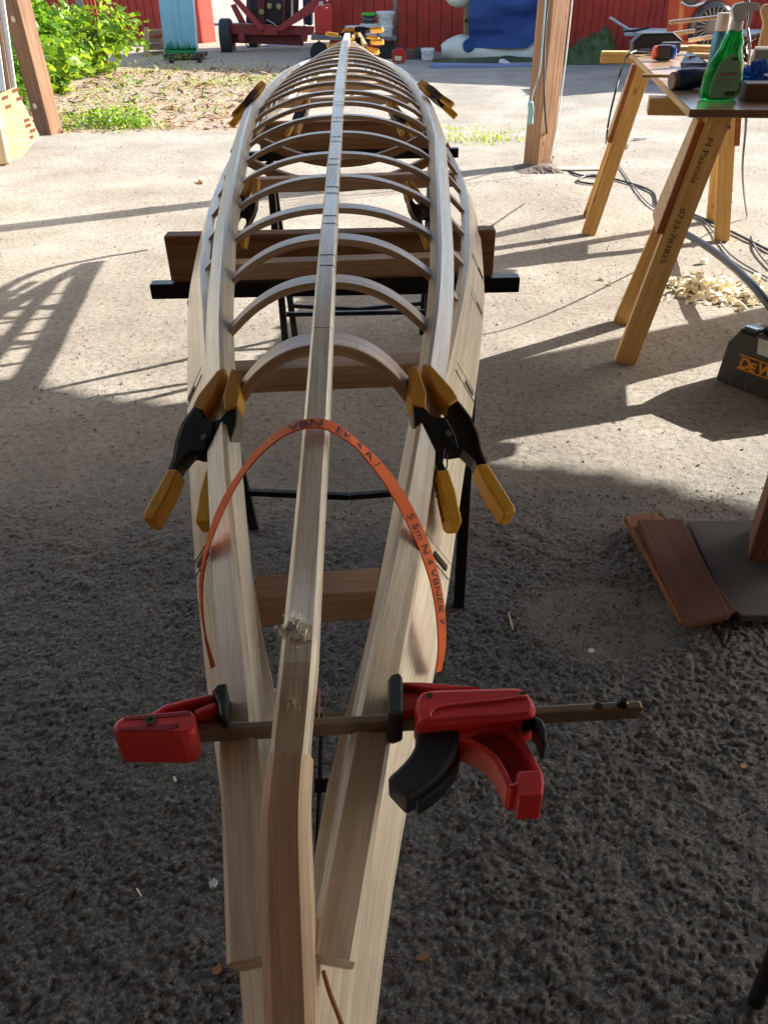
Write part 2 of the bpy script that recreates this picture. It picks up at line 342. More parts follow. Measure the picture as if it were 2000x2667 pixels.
    ax_ = N.new('ShaderNodeMath'); ax_.operation = 'MULTIPLY_ADD'; ax_.inputs[1].default_value = -3.; ax_.inputs[2].default_value = 0.; L.new(sx.outputs['X'], ax_.inputs[0])
    ay_ = N.new('ShaderNodeMath'); ay_.operation = 'MULTIPLY_ADD'; ay_.inputs[1].default_value = 1.6; L.new(nsx.outputs[0], ay_.inputs[0]); L.new(ax_.outputs[0], ay_.inputs[2])
    mrs = N.new('ShaderNodeMapRange'); mrs.inputs['From Min'].default_value = 2.; mrs.inputs['From Max'].default_value = 4.; L.new(ay_.outputs[0], mrs.inputs[0])
    cut = N.new('ShaderNodeMapRange'); cut.inputs['From Min'].default_value = 9.0; cut.inputs['From Max'].default_value = 9.25; L.new(sx.outputs['Y'], cut.inputs[0])
    cx = N.new('ShaderNodeMath'); cx.operation = 'MULTIPLY'; L.new(mrs.outputs[0], cx.inputs[0]); L.new(cut.outputs[0], cx.inputs[1])
    farc = N.new('ShaderNodeMapRange'); farc.inputs['From Min'].default_value = 21; farc.inputs['From Max'].default_value = 23; farc.inputs['To Min'].default_value = 1; farc.inputs['To Max'].default_value = 0; L.new(sx.outputs['Y'], farc.inputs[0])
    cx2 = N.new('ShaderNodeMath'); cx2.operation = 'MULTIPLY'; L.new(cx.outputs[0], cx2.inputs[0]); L.new(farc.outputs[0], cx2.inputs[1])
    n7 = noise(N, L, O, 9, 8, .75); r7 = ramp(N, [(.3, lin((110, 92, 76))), (.5, lin((156, 138, 118))), (.62, lin((180, 162, 142))), (.75, lin((206, 192, 172)))]); L.new(n7.outputs[0], r7.inputs[0])
    m6 = N.new('ShaderNodeMixRGB'); L.new(cx2.outputs[0], m6.inputs[0]); L.new(m5.outputs[0], m6.inputs[1]); L.new(r7.outputs[0], m6.inputs[2])
    L.new(m6.outputs[0], b.inputs['Base Color'])
    rr = N.new('ShaderNodeMapRange'); rr.inputs['To Min'].default_value = .5; rr.inputs['To Max'].default_value = .95; L.new(mx.outputs[0], rr.inputs[0]); L.new(rr.outputs[0], b.inputs['Roughness']); b.inputs['Specular IOR Level'].default_value = .3
    nb3 = noise(N, L, O, 150, 8, .75); bp = N.new('ShaderNodeBump'); bp.inputs['Strength'].default_value = .9; bp.inputs['Distance'].default_value = .005; L.new(nb3.outputs[0], bp.inputs['Height'])
    bp2 = N.new('ShaderNodeBump'); bp2.inputs['Strength'].default_value = .35; bp2.inputs['Distance'].default_value = .012; L.new(n1b.outputs[0], bp2.inputs['Height']); L.new(bp.outputs[0], bp2.inputs['Normal'])
    L.new(bp2.outputs[0], b.inputs['Normal']); return m
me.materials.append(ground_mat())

# ------------------------------------------------------------------ the open shed the camera stands in (roof and posts)
AN = math.radians(-24); DIRS = V(math.cos(AN), math.sin(AN), 0); NRM = V(-math.sin(AN), math.cos(AN), 0)
def shed_post(name, label, base, h, wx, wy, lean=V(0, 0, 0), top=None, bolts=(), face=None, mat=None):
    t = thing(name, label, 'post', base, 'brown timber posts of the open shed')
    mb = MB(); p0 = Vector(base); p1 = p0+V(0, 0, h)+lean
    mb.beam(p0-V(0, 0, .02), p1, wx, wy, up=face or NRM); obj('timber', mb, mat or OLDW(), t, bevel=.006)
    for z, c in bolts:
        bm_ = MB(); bm_.lathe(p0+V(-.02, 0, z)-NRM*(wy/2), -NRM, [(.028, 0), (.03, .004), (.022, .008), (.006, .01)], 14); obj('bolt_head', bm_, plain('pale_paint_dab', (198, 176, 150), .7), t, smooth=True)
    return t
pl = GZ(118, 352); shed_post('shed_post', 'leaning brown timber post between the leafy bush and the notched board', pl+V(.02, .1, 0), 3.35, .2, .18, V(-.05, .0, 0), bolts=((.28, 0), (1.05, 0)))
pr = GZ(1405, 437); rp = shed_post('shed_post', 'weathered timber post with a pale scuffed face, between the blue boat and the workbench', pr+V(0, .1, 0), 3.3, .175, .175, V(.02, 0, 0), face=V(.85, .53, 0), mat=wood('scuffed_post_timber', (186, 148, 112), (138, 98, 68), (164, 124, 90), rough=.75, knots=.7, blotch=.6))
shed_post('shed_post', 'timber post outside the right of the frame, known by its broad shadow', V(4.6, 4.62, 0), 3.3, .26, .26)
pn = GZ(2010, 1500); shed_post('shed_post', 'foot of a brown timber post at the right edge, on a grey slab', pn+V(.03, .08, 0), 3.25, .13, .15, V(.05, .12, 0))
# roof
mb = MB(); nseg = 160; vs = []; fs = []
RA = math.radians(-19); RD_ = V(math.cos(RA), math.sin(RA), 0); RN = V(-math.sin(RA), math.cos(RA), 0)
ROOFZ = 3.38; e0 = V(.0, 2.42, 0)+V(SV.x, SV.y, 0)*(ROOFZ/SV.z)
for i in range(nseg+1):
    t = (i-nseg/2)*.09; z = ROOFZ+.012*math.cos(i*math.pi); ed = .09*(vnoise(np.array([[t]]), np.array([[0.]]), .4, 21)[0, 0])-.04
    p = e0+RD_*t+RN*ed; p.z = z; q_ = e0+RD_*t-RN*8.5; q_.z = z-.7; vs += [p, q_]
for i in range(nseg): fs.append((2*i, 2*i+2, 2*i+3, 2*i+1))
rt = thing('open_shed', 'roof of the open shed above the camera, its edge shading the near ground', 'shed', e0+V(0, 0, 0))
obj('roof', mb.add(vs, fs), plain('roof_sheet', (84, 76, 68), .7, var=.2), rt)
mb = MB(); c_ = e0-RD_*7.1-RN*8.3; d_ = e0+RD_*7.1-RN*8.3; mb.prism([V(c_.x, c_.y, 0), V(d_.x, d_.y, 0), V(d_.x, d_.y, 2.6), V(c_.x, c_.y, 2.6)], -RN*.1); obj('added_back_wall', mb, OLDW(), rt)  # unseen back wall, added to keep camera-facing sides dark
mb = MB(); mb.prism([V(-3.85, 7.0, 0), V(-3.85, -6, 0), V(-3.85, -6, 2.6), V(-3.85, 7.0, 3.0)], V(-.1, 0, 0)); obj('added_side_wall', mb, plain('pale_bounce_wall', (196, 186, 166), .8, scale=3), rt)  # unseen side wall, added to cut left sky and bounce warm light
for k in range(-2, 3):
    mb = MB(); c_ = e0+RD_*(k*2.4-1.0)-RN*.1; d_ = c_-RN*8.2; mb.beam(V(c_.x, c_.y, 3.28), V(d_.x, d_.y, 2.6), .07, .12); obj('rafter', mb, OLDW(), rt)

# ------------------------------------------------------------------ the kayak frame, keel up
X0 = [(.1, -.062), (.25, -.062), (.46, -.061), (.626, -.065), (.83, -.068), (1.2, -.074), (1.37, -.079), (2.1, -.093), (2.6, -.113), (3.1, -.12), (4, -.14), (5.3, -.158)]
KEEL = [(752, 2667, .194), (740, 2350, .235), (738, 2130, .266), (752, 1950, .300), (776, 1700, .352), (796, 1450, .455), (822, 1100, .63), (840, 830, .826), (850, 677, 1.006), (858, 571, 1.186), (863, 494, 1.366), (868, 420, 1.546),
        (874, 361, 1.726), (877, 310, 1.906), (880, 268, 2.086), (883, 234, 2.27), (888, 188, 2.6), (893, 155, 3.0), (896, 124, 3.5), (900, 103, 4.0), (903, 90, 4.5), (905, 83, 4.9)]
kp = [GY(*p) for p in KEEL]; kp = kp+[V(kp[-1].x, 5.12, kp[-1].z-.02), V(kp[-1].x, 5.28, kp[-1].z-.09), V(kp[-1].x, 5.36, kp[-1].z-.22), V(kp[-1].x, 5.40, kp[-1].z-.37)]
KT = [(p.y, p.z) for p in kp]; KX = [(p.y, p.x) for p in kp]
HG = [(.1, .026), (.17, .034), (.24, .0455), (.289, .056), (.34, .069), (.398, .083), (.5, .108), (.607, .131), (.826, .175), (1.1, .225), (1.37, .27), (1.73, .312), (2.1, .335), (2.6, .338), (3.1, .325), (3.6, .30), (4.1, .25), (4.6, .17), (5.0, .085), (5.3, .012)]
ZG = [(.1, .67), (.17, .73), (.24, .77), (.3, .80), (.43, .85), (.6, .888), (.83, .915), (4.3, .915), (5.0, .89), (5.3, .86)]
SH = [(.1, .03), (.24, .04), (.43, .044), (.83, .036), (1.4, .03), (2.5, .028), (4, .03), (5.3, .012)]
HC = [(.2, .02), (.231, .024), (.326, .038), (.435, .0585), (.626, .0916), (.83, .124), (1.0, .15), (1.19, .171), (1.37, .188), (1.73, .215), (2.1, .243), (2.6, .264), (3.1, .258), (3.6, .236), (4, .2), (4.4, .15), (4.8, .09), (5.15, .03)]
ZC = [(.2, .885), (.231, .898), (.326, .924), (.435, .941), (.626, .960), (.83, .978), (1.0, .996), (1.37, 1.022), (1.73, 1.04), (2.1, 1.05), (2.6, 1.055), (3.5, 1.053), (4, 1.04), (4.6, 1.02), (5.15, .99)]
kay = thing('kayak_frame', 'long wooden skin boat frame lying keel up on two steel trestles', 'kayak frame', V(-.1, .2, .7))
yy = lambda a, b, n: [a+(b-a)*i/(n-1) for i in range(n)]
def sq(w_, h_, ch=.003):                       # chamfered rectangle, top at 0
    return [(-w_/2+ch, -h_), (w_/2-ch, -h_), (w_/2, -h_+ch), (w_/2, -ch), (w_/2-ch, 0), (-w_/2+ch, 0), (-w_/2, -ch), (-w_/2, -h_+ch)]
ksp = smooth_path(kp, 180); up_y = []
for i, p in enumerate(ksp):
    t = (ksp[min(i+1, 179)]-ksp[max(i-1, 0)]).normalized(); up_y.append(V(1, 0, 0).cross(t).normalized())
iS = max(i for i, p in enumerate(ksp) if p.y < .300)
mb = MB(); mb.sweep(ksp[iS:], sq(.0235, .024), up_y[iS:], [1+.28*min(1, max(0, (p.y-1.6)/1.6)) for p in ksp[iS:]]); keel = obj('keel', mb, KAY(), kay)
mb = MB(); st = [kp[0]+(kp[0]-kp[1])*1.0] + [p+V(0, 0, .0012) for p in ksp[:iS+1]]; mb.sweep(st, sq(.0265, .03, .005), [up_y[0]]+up_y[:iS+1], [1+.14*min(1, max(0, (.30-p.y)/.07)) for p in st]); stem = obj('stem', mb, wood('stem_planed_wood', (236, 214, 194), (204, 176, 154), (222, 198, 176), rough=.5), kay)
# pencil lines across the keel, two by every rib
RY = [.826+.18*k for k in range(23)]
def keel_at(y):
    return V(interp(y, KX), y, interp(y, KT))
PENC = plain('pencil', (52, 44, 36), .7)
for k, y in enumerate(RY):
    for dy in (-.019, .021):
        mb = MB(); c_ = keel_at(y+dy); ww = .0235*(1+.28*min(1, max(0, (y-1.6)/1.6)))/2; s2 = random.uniform(-.001, .001); th = .002
        pr8 = [(-ww+.003, .0004), (ww-.003, .0004), (ww+.0004, -.003), (ww+.0004, -.015)]
        mb.add([c_+V(x_, -th+s2*(1-i), z_) for i, (x_, z_) in enumerate(pr8)]+[c_+V(x_, th+s2*(1-i), z_) for i, (x_, z_) in enumerate(pr8)], [(i, i+1, i+5, i+4) for i in range(3)])
        obj('pencil_line', mb, PENC, keel)
def chine(sgn):
    mb = MB(); ys_ = yy(.228, 5.12, 90); pts = [V(interp(y, X0)+sgn*interp(y, HC), y, interp(y, ZC)) for y in ys_]; pts = smooth_path(pts[::3], 110)
    a = math.radians(-34*sgn); h = .0138; ch = .0035; base = [(-h+ch, -h), (h-ch, -h), (h, -h+ch), (h, h-ch), (h-ch, h), (-h+ch, h), (-h, h-ch), (-h, -h+ch)]
    mb.sweep(pts, base, V(0, 0, 1), [1.06+.14*min(1, max(0, (p.y-.7)/1.2)) for p in pts], rot=[a*(.25+.75*min(1, max(0, (p.y-.22)/.45))) for p in pts]); return obj('chine', mb, KAY(), kay)
chine(-1); chine(1)
def gunwale(sgn):
    mb = MB(); ys_ = yy(.1, 5.28, 100); o = len(mb.v); vs = []; n = 4; L_ = [0]; pts = []
    for y in ys_:
        x = interp(y, X0); g = interp(y, HG); z = interp(y, ZG); s_ = interp(y, SH); hh = .062; t = .017
        pts.append([V(x+sgn*g, y, z), V(x+sgn*(g-s_), y, z+hh), V(x+sgn*max(.004, g-s_-t), y, z+hh-.005), V(x+sgn*max(.004, g-t), y, z-.003)])
    # smooth every line
    cols = [smooth_path([p[k] for p in pts][::4]+[pts[-1][k]], 120) for k in range(4)]
    for i in range(120): vs += [cols[k][i] for k in range(4)]
    for i in range(1, 120): L_.append(L_[-1]+(cols[0][i]-cols[0][i-1]).length)
    pr_ = [0, .07, .087, .157, .174]; fs = []; uvs = []
    for i in range(119):
        for k in range(4):
            k2 = (k+1) % 4; fs.append((i*4+k, i*4+k2, i*4+4+k2, i*4+4+k)); uvs.append([(L_[i], pr_[k]), (L_[i], pr_[k+1]), (L_[i+1], pr_[k+1]), (L_[i+1], pr_[k])])
    fs.append((3, 2, 1, 0)); uvs.append([(0, 0)]*4); e = 119*4; fs.append((e, e+1, e+2, e+3)); uvs.append([(0, 0)]*4)
    mb.add(vs, fs, uvs); g = obj('gunwale', mb, KAY(), kay, bevel=.0015)
    for y in (.61, .95, 1.25, 1.43) if sgn > 0 else (.62, .95):
        x = interp(y, X0); gg = interp(y, HG); z = interp(y, ZG); s_ = interp(y, SH); o2 = V(x+sgn*gg, y, z); u2 = V(-sgn*s_, 0, .062); al = V(sgn*(interp(y+.05, HG)-interp(y-.05, HG))+(interp(y+.05, X0)-interp(y-.05, X0)), .1, 0).normalized(); nn = al.cross(u2).normalized()*sgn*-1
        if nn.z < 0: nn = -nn
        mt = plain('dark_mortise', (58, 44, 32), .8)
        m2 = MB(); m2.prism([o2+al*-.004+u2*.1, o2+al*.004+u2*.1, o2+al*.004+u2*.42, o2+al*-.004+u2*.42], nn*.0012); obj('mortise', m2, mt, g)
        for da in (-.012, .012): m2 = MB(); m2.prism([o2+al*(da-.0005)+u2*.02, o2+al*(da+.0005)+u2*.02, o2+al*(da+.0005)+u2*.8, o2+al*(da-.0005)+u2*.8], nn*.0008); obj('scribed_line', m2, mt, g)
    return g
gunwale(-1); gunwale(1)
def rib_pts(y, n=25):
    x0 = interp(y, X0); kx = interp(y, KX); g = interp(y, HG); zg = interp(y, ZG)+.05; s_ = interp(y, SH); c = interp(y, HC); zc = interp(y, ZC); ap = interp(y, KT)-.029
    out = []; ct = zc-.006; ci = c-.012
    for i in range(n):
        t = -1+2*i/(n-1); u = abs(t)
        out.append(V(x0+(kx-x0)*(1-u)+t*ci, y, ct+(ap-ct)*(1-u**2.3)))
    L_ = [V(x0-(g-s_-.008), y, zg), V(x0-(ci+(g-s_-.008-ci)*.45), y, ct-(ct-zg)*.42)]; R_ = [V(x0+(ci+(g-s_-.008-ci)*.45), y, ct-(ct-zg)*.42), V(x0+(g-s_-.008), y, zg)]
    return smooth_path(L_+out[1:-1:2]+R_, 34)
for k, y in enumerate(RY):
    yj = y+random.uniform(-.004, .004); pts = rib_pts(yj); mb = MB(); ww = .038 if k == 0 else .034 if k < 4 else .029
    th = .013 if k == 0 else .0095
    mb.sweep(pts, [(-ww/2, -th/2), (ww/2, -th/2), (ww/2, th/2), (-ww/2, th/2)], [V(0, 0, 1) if abs((pts[min(i+1, 33)]-pts[max(0, i-1)]).normalized().z) < .93 else V(-1 if p.x < 0 else 1, 0, .3) for i, p in enumerate(pts)])
    obj('rib', mb, RIBW(), kay, bevel=.0012)
for y, w_, h_, dz in ((.55, .036, .034, 0), (.965, .036, .034, 0), (1.43, .034, .03, 0), (2.12, .036, .034, .0), (3.62, .05, .03, 0), (4.1, .045, .03, 0), (4.55, .04, .03, 0)):
    x = interp(y, X0); g = interp(y, HG)-interp(y, SH)*(1. if y < 1.2 else .6)-(.012 if y < 1.2 else 0); z = interp(y, ZG)+(.036 if y < 1.2 else .035)+dz; mb = MB()
    mb.beam(V(x-g+.006, y, z-.004), V(x+g-.006, y, z+.004), w_, h_); obj('deck_beam', mb, wood('deck_beam_wood', (232, 200, 168), (202, 168, 136), (218, 184, 152), rough=.5), kay, bevel=.002)
for y in (2.44, 2.78):
    x = interp(y, X0); g = interp(y, HG)-.02
    for dz in (0, .013):
        mb = MB(); pts = [V(x+g*t, y, .965+dz-.10*(1-t*t)) for t in [-1+.1*i for i in range(21)]]
        mb.sweep(pts, [(-.014, -.006), (.014, -.006), (.014, .006), (-.014, .006)], V(0, 0, 1)); obj('deck_arch', mb, wood('arch_laminate', (178, 138, 98), (142, 104, 70), rough=.5), kay)
# planed fluff of torn fibres on the keel
def fluff(px, py, y, seed, n=230):
    r = random.Random(seed); c = GY(px, py, y); mb = MB()
    for i in range(n):
        a = r.gauss(0, .0038); b_ = r.gauss(0, .0045); p = c+V(a, b_*1.1, abs(r.gauss(0, .0022))); ln = r.uniform(.002, .0065); t = r.uniform(-1.9, 1.9); d = V(math.cos(t), math.sin(t)*.6, r.uniform(-.1, .6)).normalized()*ln; s_ = V(-d.y, d.x, .3).normalized()*r.uniform(.0007, .002)
        m_ = p+d*.5+V(0, 0, .0015); mb.add([p-s_, p+s_, m_+s_, p+d, m_-s_], [(0, 1, 2, 3, 4)])
    return obj('wood_fuzz', mb, plain('fresh_fibre', (240, 238, 232), .9, bump=0), keel)
fluff(768, 1648, .372, 3, 260); fluff(756, 1822, .33, 4, 340)
mb = MB(); a_ = GY(826, 1800, .335); mb.beam(a_+V(.0, .012, -.012), a_+V(.001, -.012, -.014), .001, .0025); obj('splinter', mb, plain('split_wood', (168, 100, 48), .7), keel)

# ------------------------------------------------------------------ trestles
def trestle():
    t = thing('steel_trestle', 'black steel folding trestle under the near part of the kayak frame', 'trestle', V(-.1, 1.72, 0), 'black steel trestles under the kayak')
    bl = plain('black_tube', (20, 21, 23), .35, .3, scale=40, dirt=(90, 86, 80))
    l = GY(395, 748, 1.72); r = GY(1350, 742, 1.72); zt = (l.z+r.z)/2; l.z = r.z = zt
    mb = MB(); mb.beam(l, r, .034, .034); obj('top_bar', mb, bl, t, bevel=.003)
    for x, dx in ((-.40, -.0), (.195, .0)):
        for yf in (1.53, 1.90):
            mb = MB(); mb.beam(V(x, yf, 0), V(x+(.02 if x < 0 else -.02)*-1, 1.72+(yf-1.72)*.12, zt-.017), .028, .02, up=(0, 1, 0)); obj('leg', mb, bl, t, bevel=.002)
    for yf, z in ((1.895, .16),):
        mb = MB(); yy_ = 1.72+(yf-1.72)*(1-z/zt*.88)
        mb.beam(V(-.40, yy_, z), V(-.10, yy_, z-.022), .018, .018); mb.beam(V(-.10, yy_, z-.022), V(.195, yy_, z), .018, .018); obj('stay', mb, bl, t, bevel=.002)
    return t, zt
t1, zbar = trestle()
t2 = copy_tree(t1)
mb = MB(); mb.beam(V(-.4, 1.60, .22), V(.195, 1.60, .22), .018, .018); q_ = obj('stay', mb, plain('black_tube', (20, 21, 23)), t1, bevel=.002); q_.parent = t2; t2.location = t1.location+V(.0, 1.52, 0); t2['label'] = 'black steel trestle farther back, under the middle of the kayak frame'
def board(name, a, b, h, d, label, mat):
    mb = MB(); mb.beam(a, b, d, h); return tag(obj(name, mb, mat, bevel=.003), label, 'board', 'boards on edge carrying the kayak')
za = zbar+.018
a = GY(440, 690, 1.72); b = GY(1285, 690, 1.72); BW = wood('rough_brown_board', (168, 124, 88), (130, 90, 60), (150, 108, 74), rough=.6, knots=.8)
board('support_board', V(a.x, 1.735, za+.051), V(b.x, 1.735, za+.051), .1, .04, 'thick brown board on edge on the nearer black trestle, under the kayak', BW)
board('support_board', V(-.45, 3.25, za+.05), V(.22, 3.25, za+.05), .1, .04, 'brown board on edge on the farther black trestle, partly hidden by ribs', BW)

# ------------------------------------------------------------------ spring clamps
def clamp_proto(label, s=1.):
    t = thing('spring_clamp', label, 'clamp', V(0, 0, 0), 'black and amber spring clamps on the kayak', local=True)
    k = .000475*s; W = .0095*s
    for sg in (1, -1):
        off = .0 if sg > 0 else .0
        pl_ = [(26, 180), (38, 168), (52, 100), (63, 70), (73, 35), (72, -10), (62, -50), (62, -100), (42, -104), (42, -66), (24, -36), (-12, -36), (-17, 0), (-12, 42), (22, 54), (36, 80), (16, 168)]
        mb = MB(); mb.prism([V(sg*x*k, -W+.0012*sg, z*k) for x, z in pl_], V(0, 2*W, 0)); arm = obj('arm', mb, BLK(), t, bevel=.0012)
        # pale back strip, its light tone painted in for the reflective edge
        bk = [(52, 100), (63, 72), (74, 35), (73, -10), (63, -50), (63, -92)]
        mb = MB(); mb.sweep([V(sg*(x+2)*k, 0, z*k) for x, z in bk], [(-W-.001, -.001), (W+.001, -.001), (W+.001, .001), (-W-.001, .001)], V(sg, 0, .3)); obj('back_strip', mb, plain('sheen_steel', (120, 112, 98), .35, .6, scale=90), arm)
        mb = MB(); gr_ = [(36, -84), (67, -84), (76, -130), (88, -196), (82, -206), (54, -208), (40, -140)]
        mb.prism([V(sg*x*k, -W-.0025, z*k) for x, z in gr_], V(0, 2*W+.005, 0)); g = obj('grip', mb, GRIP(), t, bevel=.0025)
        mb = MB()
        for q in range(7):
            f = q/6.; cx = 71+13*f; cz = (-104-80*f); mb.box(V(sg*cx*k, 0, cz*k), (.0045, .006, .0035))
        obj('embossing', mb, plain('grip_marks', (134, 84, 16), .6), g)
        mb = MB(); jw = [(8, 196), (30, 190), (60, 116), (64, 86), (32, 74), (14, 110)]
        mb.prism([V(sg*x*k, -W-.003, z*k) for x, z in jw], V(0, 2*W+.006, 0)); obj('jaw_pad', mb, plain('amber_pad', (206, 150, 52), .5), t, bevel=.002)
    mb = MB(); mb.lathe(V(0, -W-.003, 0), V(0, 1, 0), [(.0035*s, 0), (.0035*s, 2*W+.006)], 12); obj('pivot_pin', mb, plain('pin_steel', (150, 150, 148), .3, .8), t)
    # coil spring wire
    mb = MB(); mb.tube([V(0, -.004, 0), V(-.012*s, 0, -.03*s), V(-.04*s, 0, -.062*s)], .001*s, 6); obj('spring_wire', mb, plain('pin_steel', (150, 150, 148), .3, .8), t)
    return t
def place_clamp(o, jaw, grip, xdir, frac=.47):
    jaw, grip = Vector(jaw), Vector(grip); z = (jaw-grip); ln = z.length; z.normalize(); x = Vector(xdir); x = (x-z*x.dot(z)).normalized(); y = z.cross(x)
    p = jaw.lerp(grip, frac); M = Matrix((x, y, z)).transposed().to_4x4(); s = ln/(.000475*386)
    o.matrix_world = Matrix.Translation(p) @ M @ Matrix.Diagonal((s*.80, s*.84, s, 1))
GRPC = 'black and amber spring clamps on the kayak'
c0 = clamp_proto('spring clamp on the left chine by the nearest rib, grips hanging downwards')
place_clamp(c0, GY(598, 988, .83), GY(464, 1368, .642), V(1, -.05, .14))
def another(label, jaw, grip, xd):
    c = copy_tree(c0); c['label'] = label; place_clamp(c, jaw, grip, xd); return c
another('spring clamp on the right chine by the nearest rib, both amber grips in full view', GY(1094, 978, .83), GY(1252, 1362, .642), V(1, .05, -.14))
another('spring clamp inside the left of the frame above the nearer trestle board', GY(664, 470, 1.62), GY(612, 640, 1.55), V(.5, .3, .6))
another('spring clamp inside the right of the frame above the nearer trestle board', GY(1060, 480, 1.62), GY(1136, 640, 1.55), V(-.5, .3, .6))
another('spring clamp gripping the left chine with its handle over the weedy soil', GY(684, 220, 2.74), GY(606, 314, 2.62), V(.6, 0, .8))
another('spring clamp gripping the right chine with its handle over the sunlit yard', GY(1096, 219, 2.74), GY(1182, 288, 2.62), V(.6, 0, -.8))
another('spring clamp inside the left ribs, amber jaw against the chine above the far trestle', GY(800, 262, 2.6), GY(760, 350, 2.5), V(.7, .3, .5))
another('spring clamp inside the right ribs, amber jaw against the chine above the far trestle', GY(1012, 262, 2.6), GY(1062, 350, 2.5), V(-.7, .3, .5))
another('yellow gripped clamp at the far tip of the frame, pointing at the red can bench', GY(946, 99, 4.8), GY(851, 103, 4.74), V(0, .25, 1))
another('upper of two yellow gripped clamps right of the far tip of the frame', GY(896, 84, 4.85), GY(992, 89, 4.75), V(0, .75, .6))
another('lower of two yellow gripped clamps right of the far tip of the frame', GY(896, 110, 4.6), GY(992, 121, 4.5), V(0, .75, .6))
mb = MB(); p0 = GY(930, 82, 4.95); p1 = GY(952, 122, 4.35); mb.beam(p0, p1, .016, .03); mb.beam(GY(918, 84, 4.9), GY(925, 128, 4.4), .014, .02); tag(obj('glued_lath', mb, PINE(), bevel=.001), 'pale sunlit laths clamped beside the far tip of the kayak keel', 'lath')

# ------------------------------------------------------------------ the orange strap round the hull
strap_px = [(553, 1740, .487, 0), (532, 1650, .507, 0), (522, 1560, .53, 0), (528, 1470, .553, 0), (556, 1370, .575, 0), (602, 1272, .60, 0), (660, 1190, .61, 0), (725, 1132, .614, 0), (785, 1105, .615, 0), (845, 1103, .615, 0), (905, 1135, .612, 0), (965, 1190, .612, 0), (1022, 1262, .602, 0), (1070, 1345, .582, 0), (1108, 1430, .562, 0), (1136, 1520, .542, 0), (1150, 1610, .52, 0), (1152, 1690, .500, 0), (1143, 1750, .487, 0)]
sp = smooth_path([GY(a_, b_, c_) for a_, b_, c_, d_ in strap_px], 90)
SL = [0.]
for i in range(1, 90): SL.append(SL[-1]+(sp[i]-sp[i-1]).length)
apx = max(range(90), key=lambda i: sp[i].z); SA = SL[apx]
def strap_at(s_, v_):
    s_ = max(0, min(SL[-1]-1e-4, s_)); i = int(np.searchsorted(SL, s_, 'right')-1); i = min(i, 88); f = (s_-SL[i])/(SL[i+1]-SL[i]); p = sp[i].lerp(sp[i+1], f); t = (sp[min(i+2, 89)]-sp[max(i-1, 0)]).normalized()
    n_ = p-V(-.063, p.y, .88); n_ = (n_-t*n_.dot(t)).normalized(); wv = n_.cross(t)
    if wv.y < 0: wv = -wv
    if s_ > SA+.05: wv = wv+V(.42*min(1, (s_-SA-.05)/.08), 0, 0); wv = (wv-t*wv.dot(t)).normalized(); n_ = wv.cross(t)*(1 if wv.cross(t).dot(n_) > 0 else -1)
    return p+wv*v_, n_, wv
st_ = thing('ratchet_strap', 'orange webbing strap with black letters arched over the keel and hull sides', 'strap', V(-.05, .6, .8))
mb = MB(); vs = []; fs = []; uvs = []
for i in range(90):
    a_, n_, wv = strap_at(SL[i], -.0083); b_, _, _ = strap_at(SL[i], .0083); vs += [a_, b_, b_-n_*.0014, a_-n_*.0014]
for i in range(89):
    for k in range(4):
        fs.append((i*4+k, i*4+(k+1) % 4, i*4+4+(k+1) % 4, i*4+4+k)); uvs.append([(SL[i], k*.02), (SL[i], k*.02+.02), (SL[i+1], k*.02+.02), (SL[i+1], k*.02)])
mb.add(vs, fs, uvs)
def webbing():
    m, nt, b, N, L = nodes('orange_webbing'); uv = N.new('ShaderNodeUVMap'); mp = N.new('ShaderNodeMapping'); mp.inputs['Scale'].default_value = (900, 900, 1); L.new(uv.outputs[0], mp.inputs[0])
    ch = N.new('ShaderNodeTexChecker'); ch.inputs['Scale'].default_value = 1; L.new(mp.outputs[0], ch.inputs[0]); ch.inputs[1].default_value = lin((236, 112, 40)); ch.inputs[2].default_value = lin((206, 80, 24))
    L.new(ch.outputs[0], b.inputs['Base Color']); b.inputs['Roughness'].default_value = .75; bp = N.new('ShaderNodeBump'); bp.inputs['Strength'].default_value = .4; bp.inputs['Distance'].default_value = .001; L.new(ch.outputs[1], bp.inputs['Height']); L.new(bp.outputs[0], b.inputs['Normal']); return m
web = obj('webbing', mb, webbing(), st_)
def strap_text(txt, s0, size, flip=False):
    def f(x, y):
        s_ = s0+(x if not flip else -x); v_ = (y-.36*size)*(1 if not flip else -1); a_, n_, wv = strap_at(s_, v_); return a_+n_*.0007
    mb = text_mb(txt, f, size)
    return obj('strap_lettering', mb, plain('black_print', (24, 18, 16), .7), web)
strap_text('VBN', SA-.024, .0175); strap_text('EK 4 A /', SA+.022, .016); strap_text('5 5m N 4 VBNEK 7', SA+.13, .0135); strap_text('NBVK 7 VBN', SA-.26, .0135)

rq = GY(862, 2010, .385); bk_ = plain('ratchet_black', (24, 25, 26), .35, .4)
for dx in (-.011, .011):
    mb = MB(); mb.prism([rq+V(dx, .05, .012), rq+V(dx, .058, -.004), rq+V(dx, .0, -.03), rq+V(dx, -.055, -.034), rq+V(dx, -.06, -.018), rq+V(dx, 0, -.006)], V(.0018, 0, 0)); rt_c = obj('ratchet_plate', mb, bk_, st_, bevel=.0006)
mb = MB(); mb.beam(rq+V(-.012, .047, .004), rq+V(.013, .047, .004), .02, .0015); obj('ratchet_lever', mb, plain('ratchet_steel', (168, 164, 156), .28, .85), st_)
mb = MB(); mb.lathe(rq+V(-.014, .0, -.018), V(1, 0, 0), [(.006, 0), (.006, .03)], 14); obj('ratchet_spindle', mb, bk_, st_, smooth='auto')
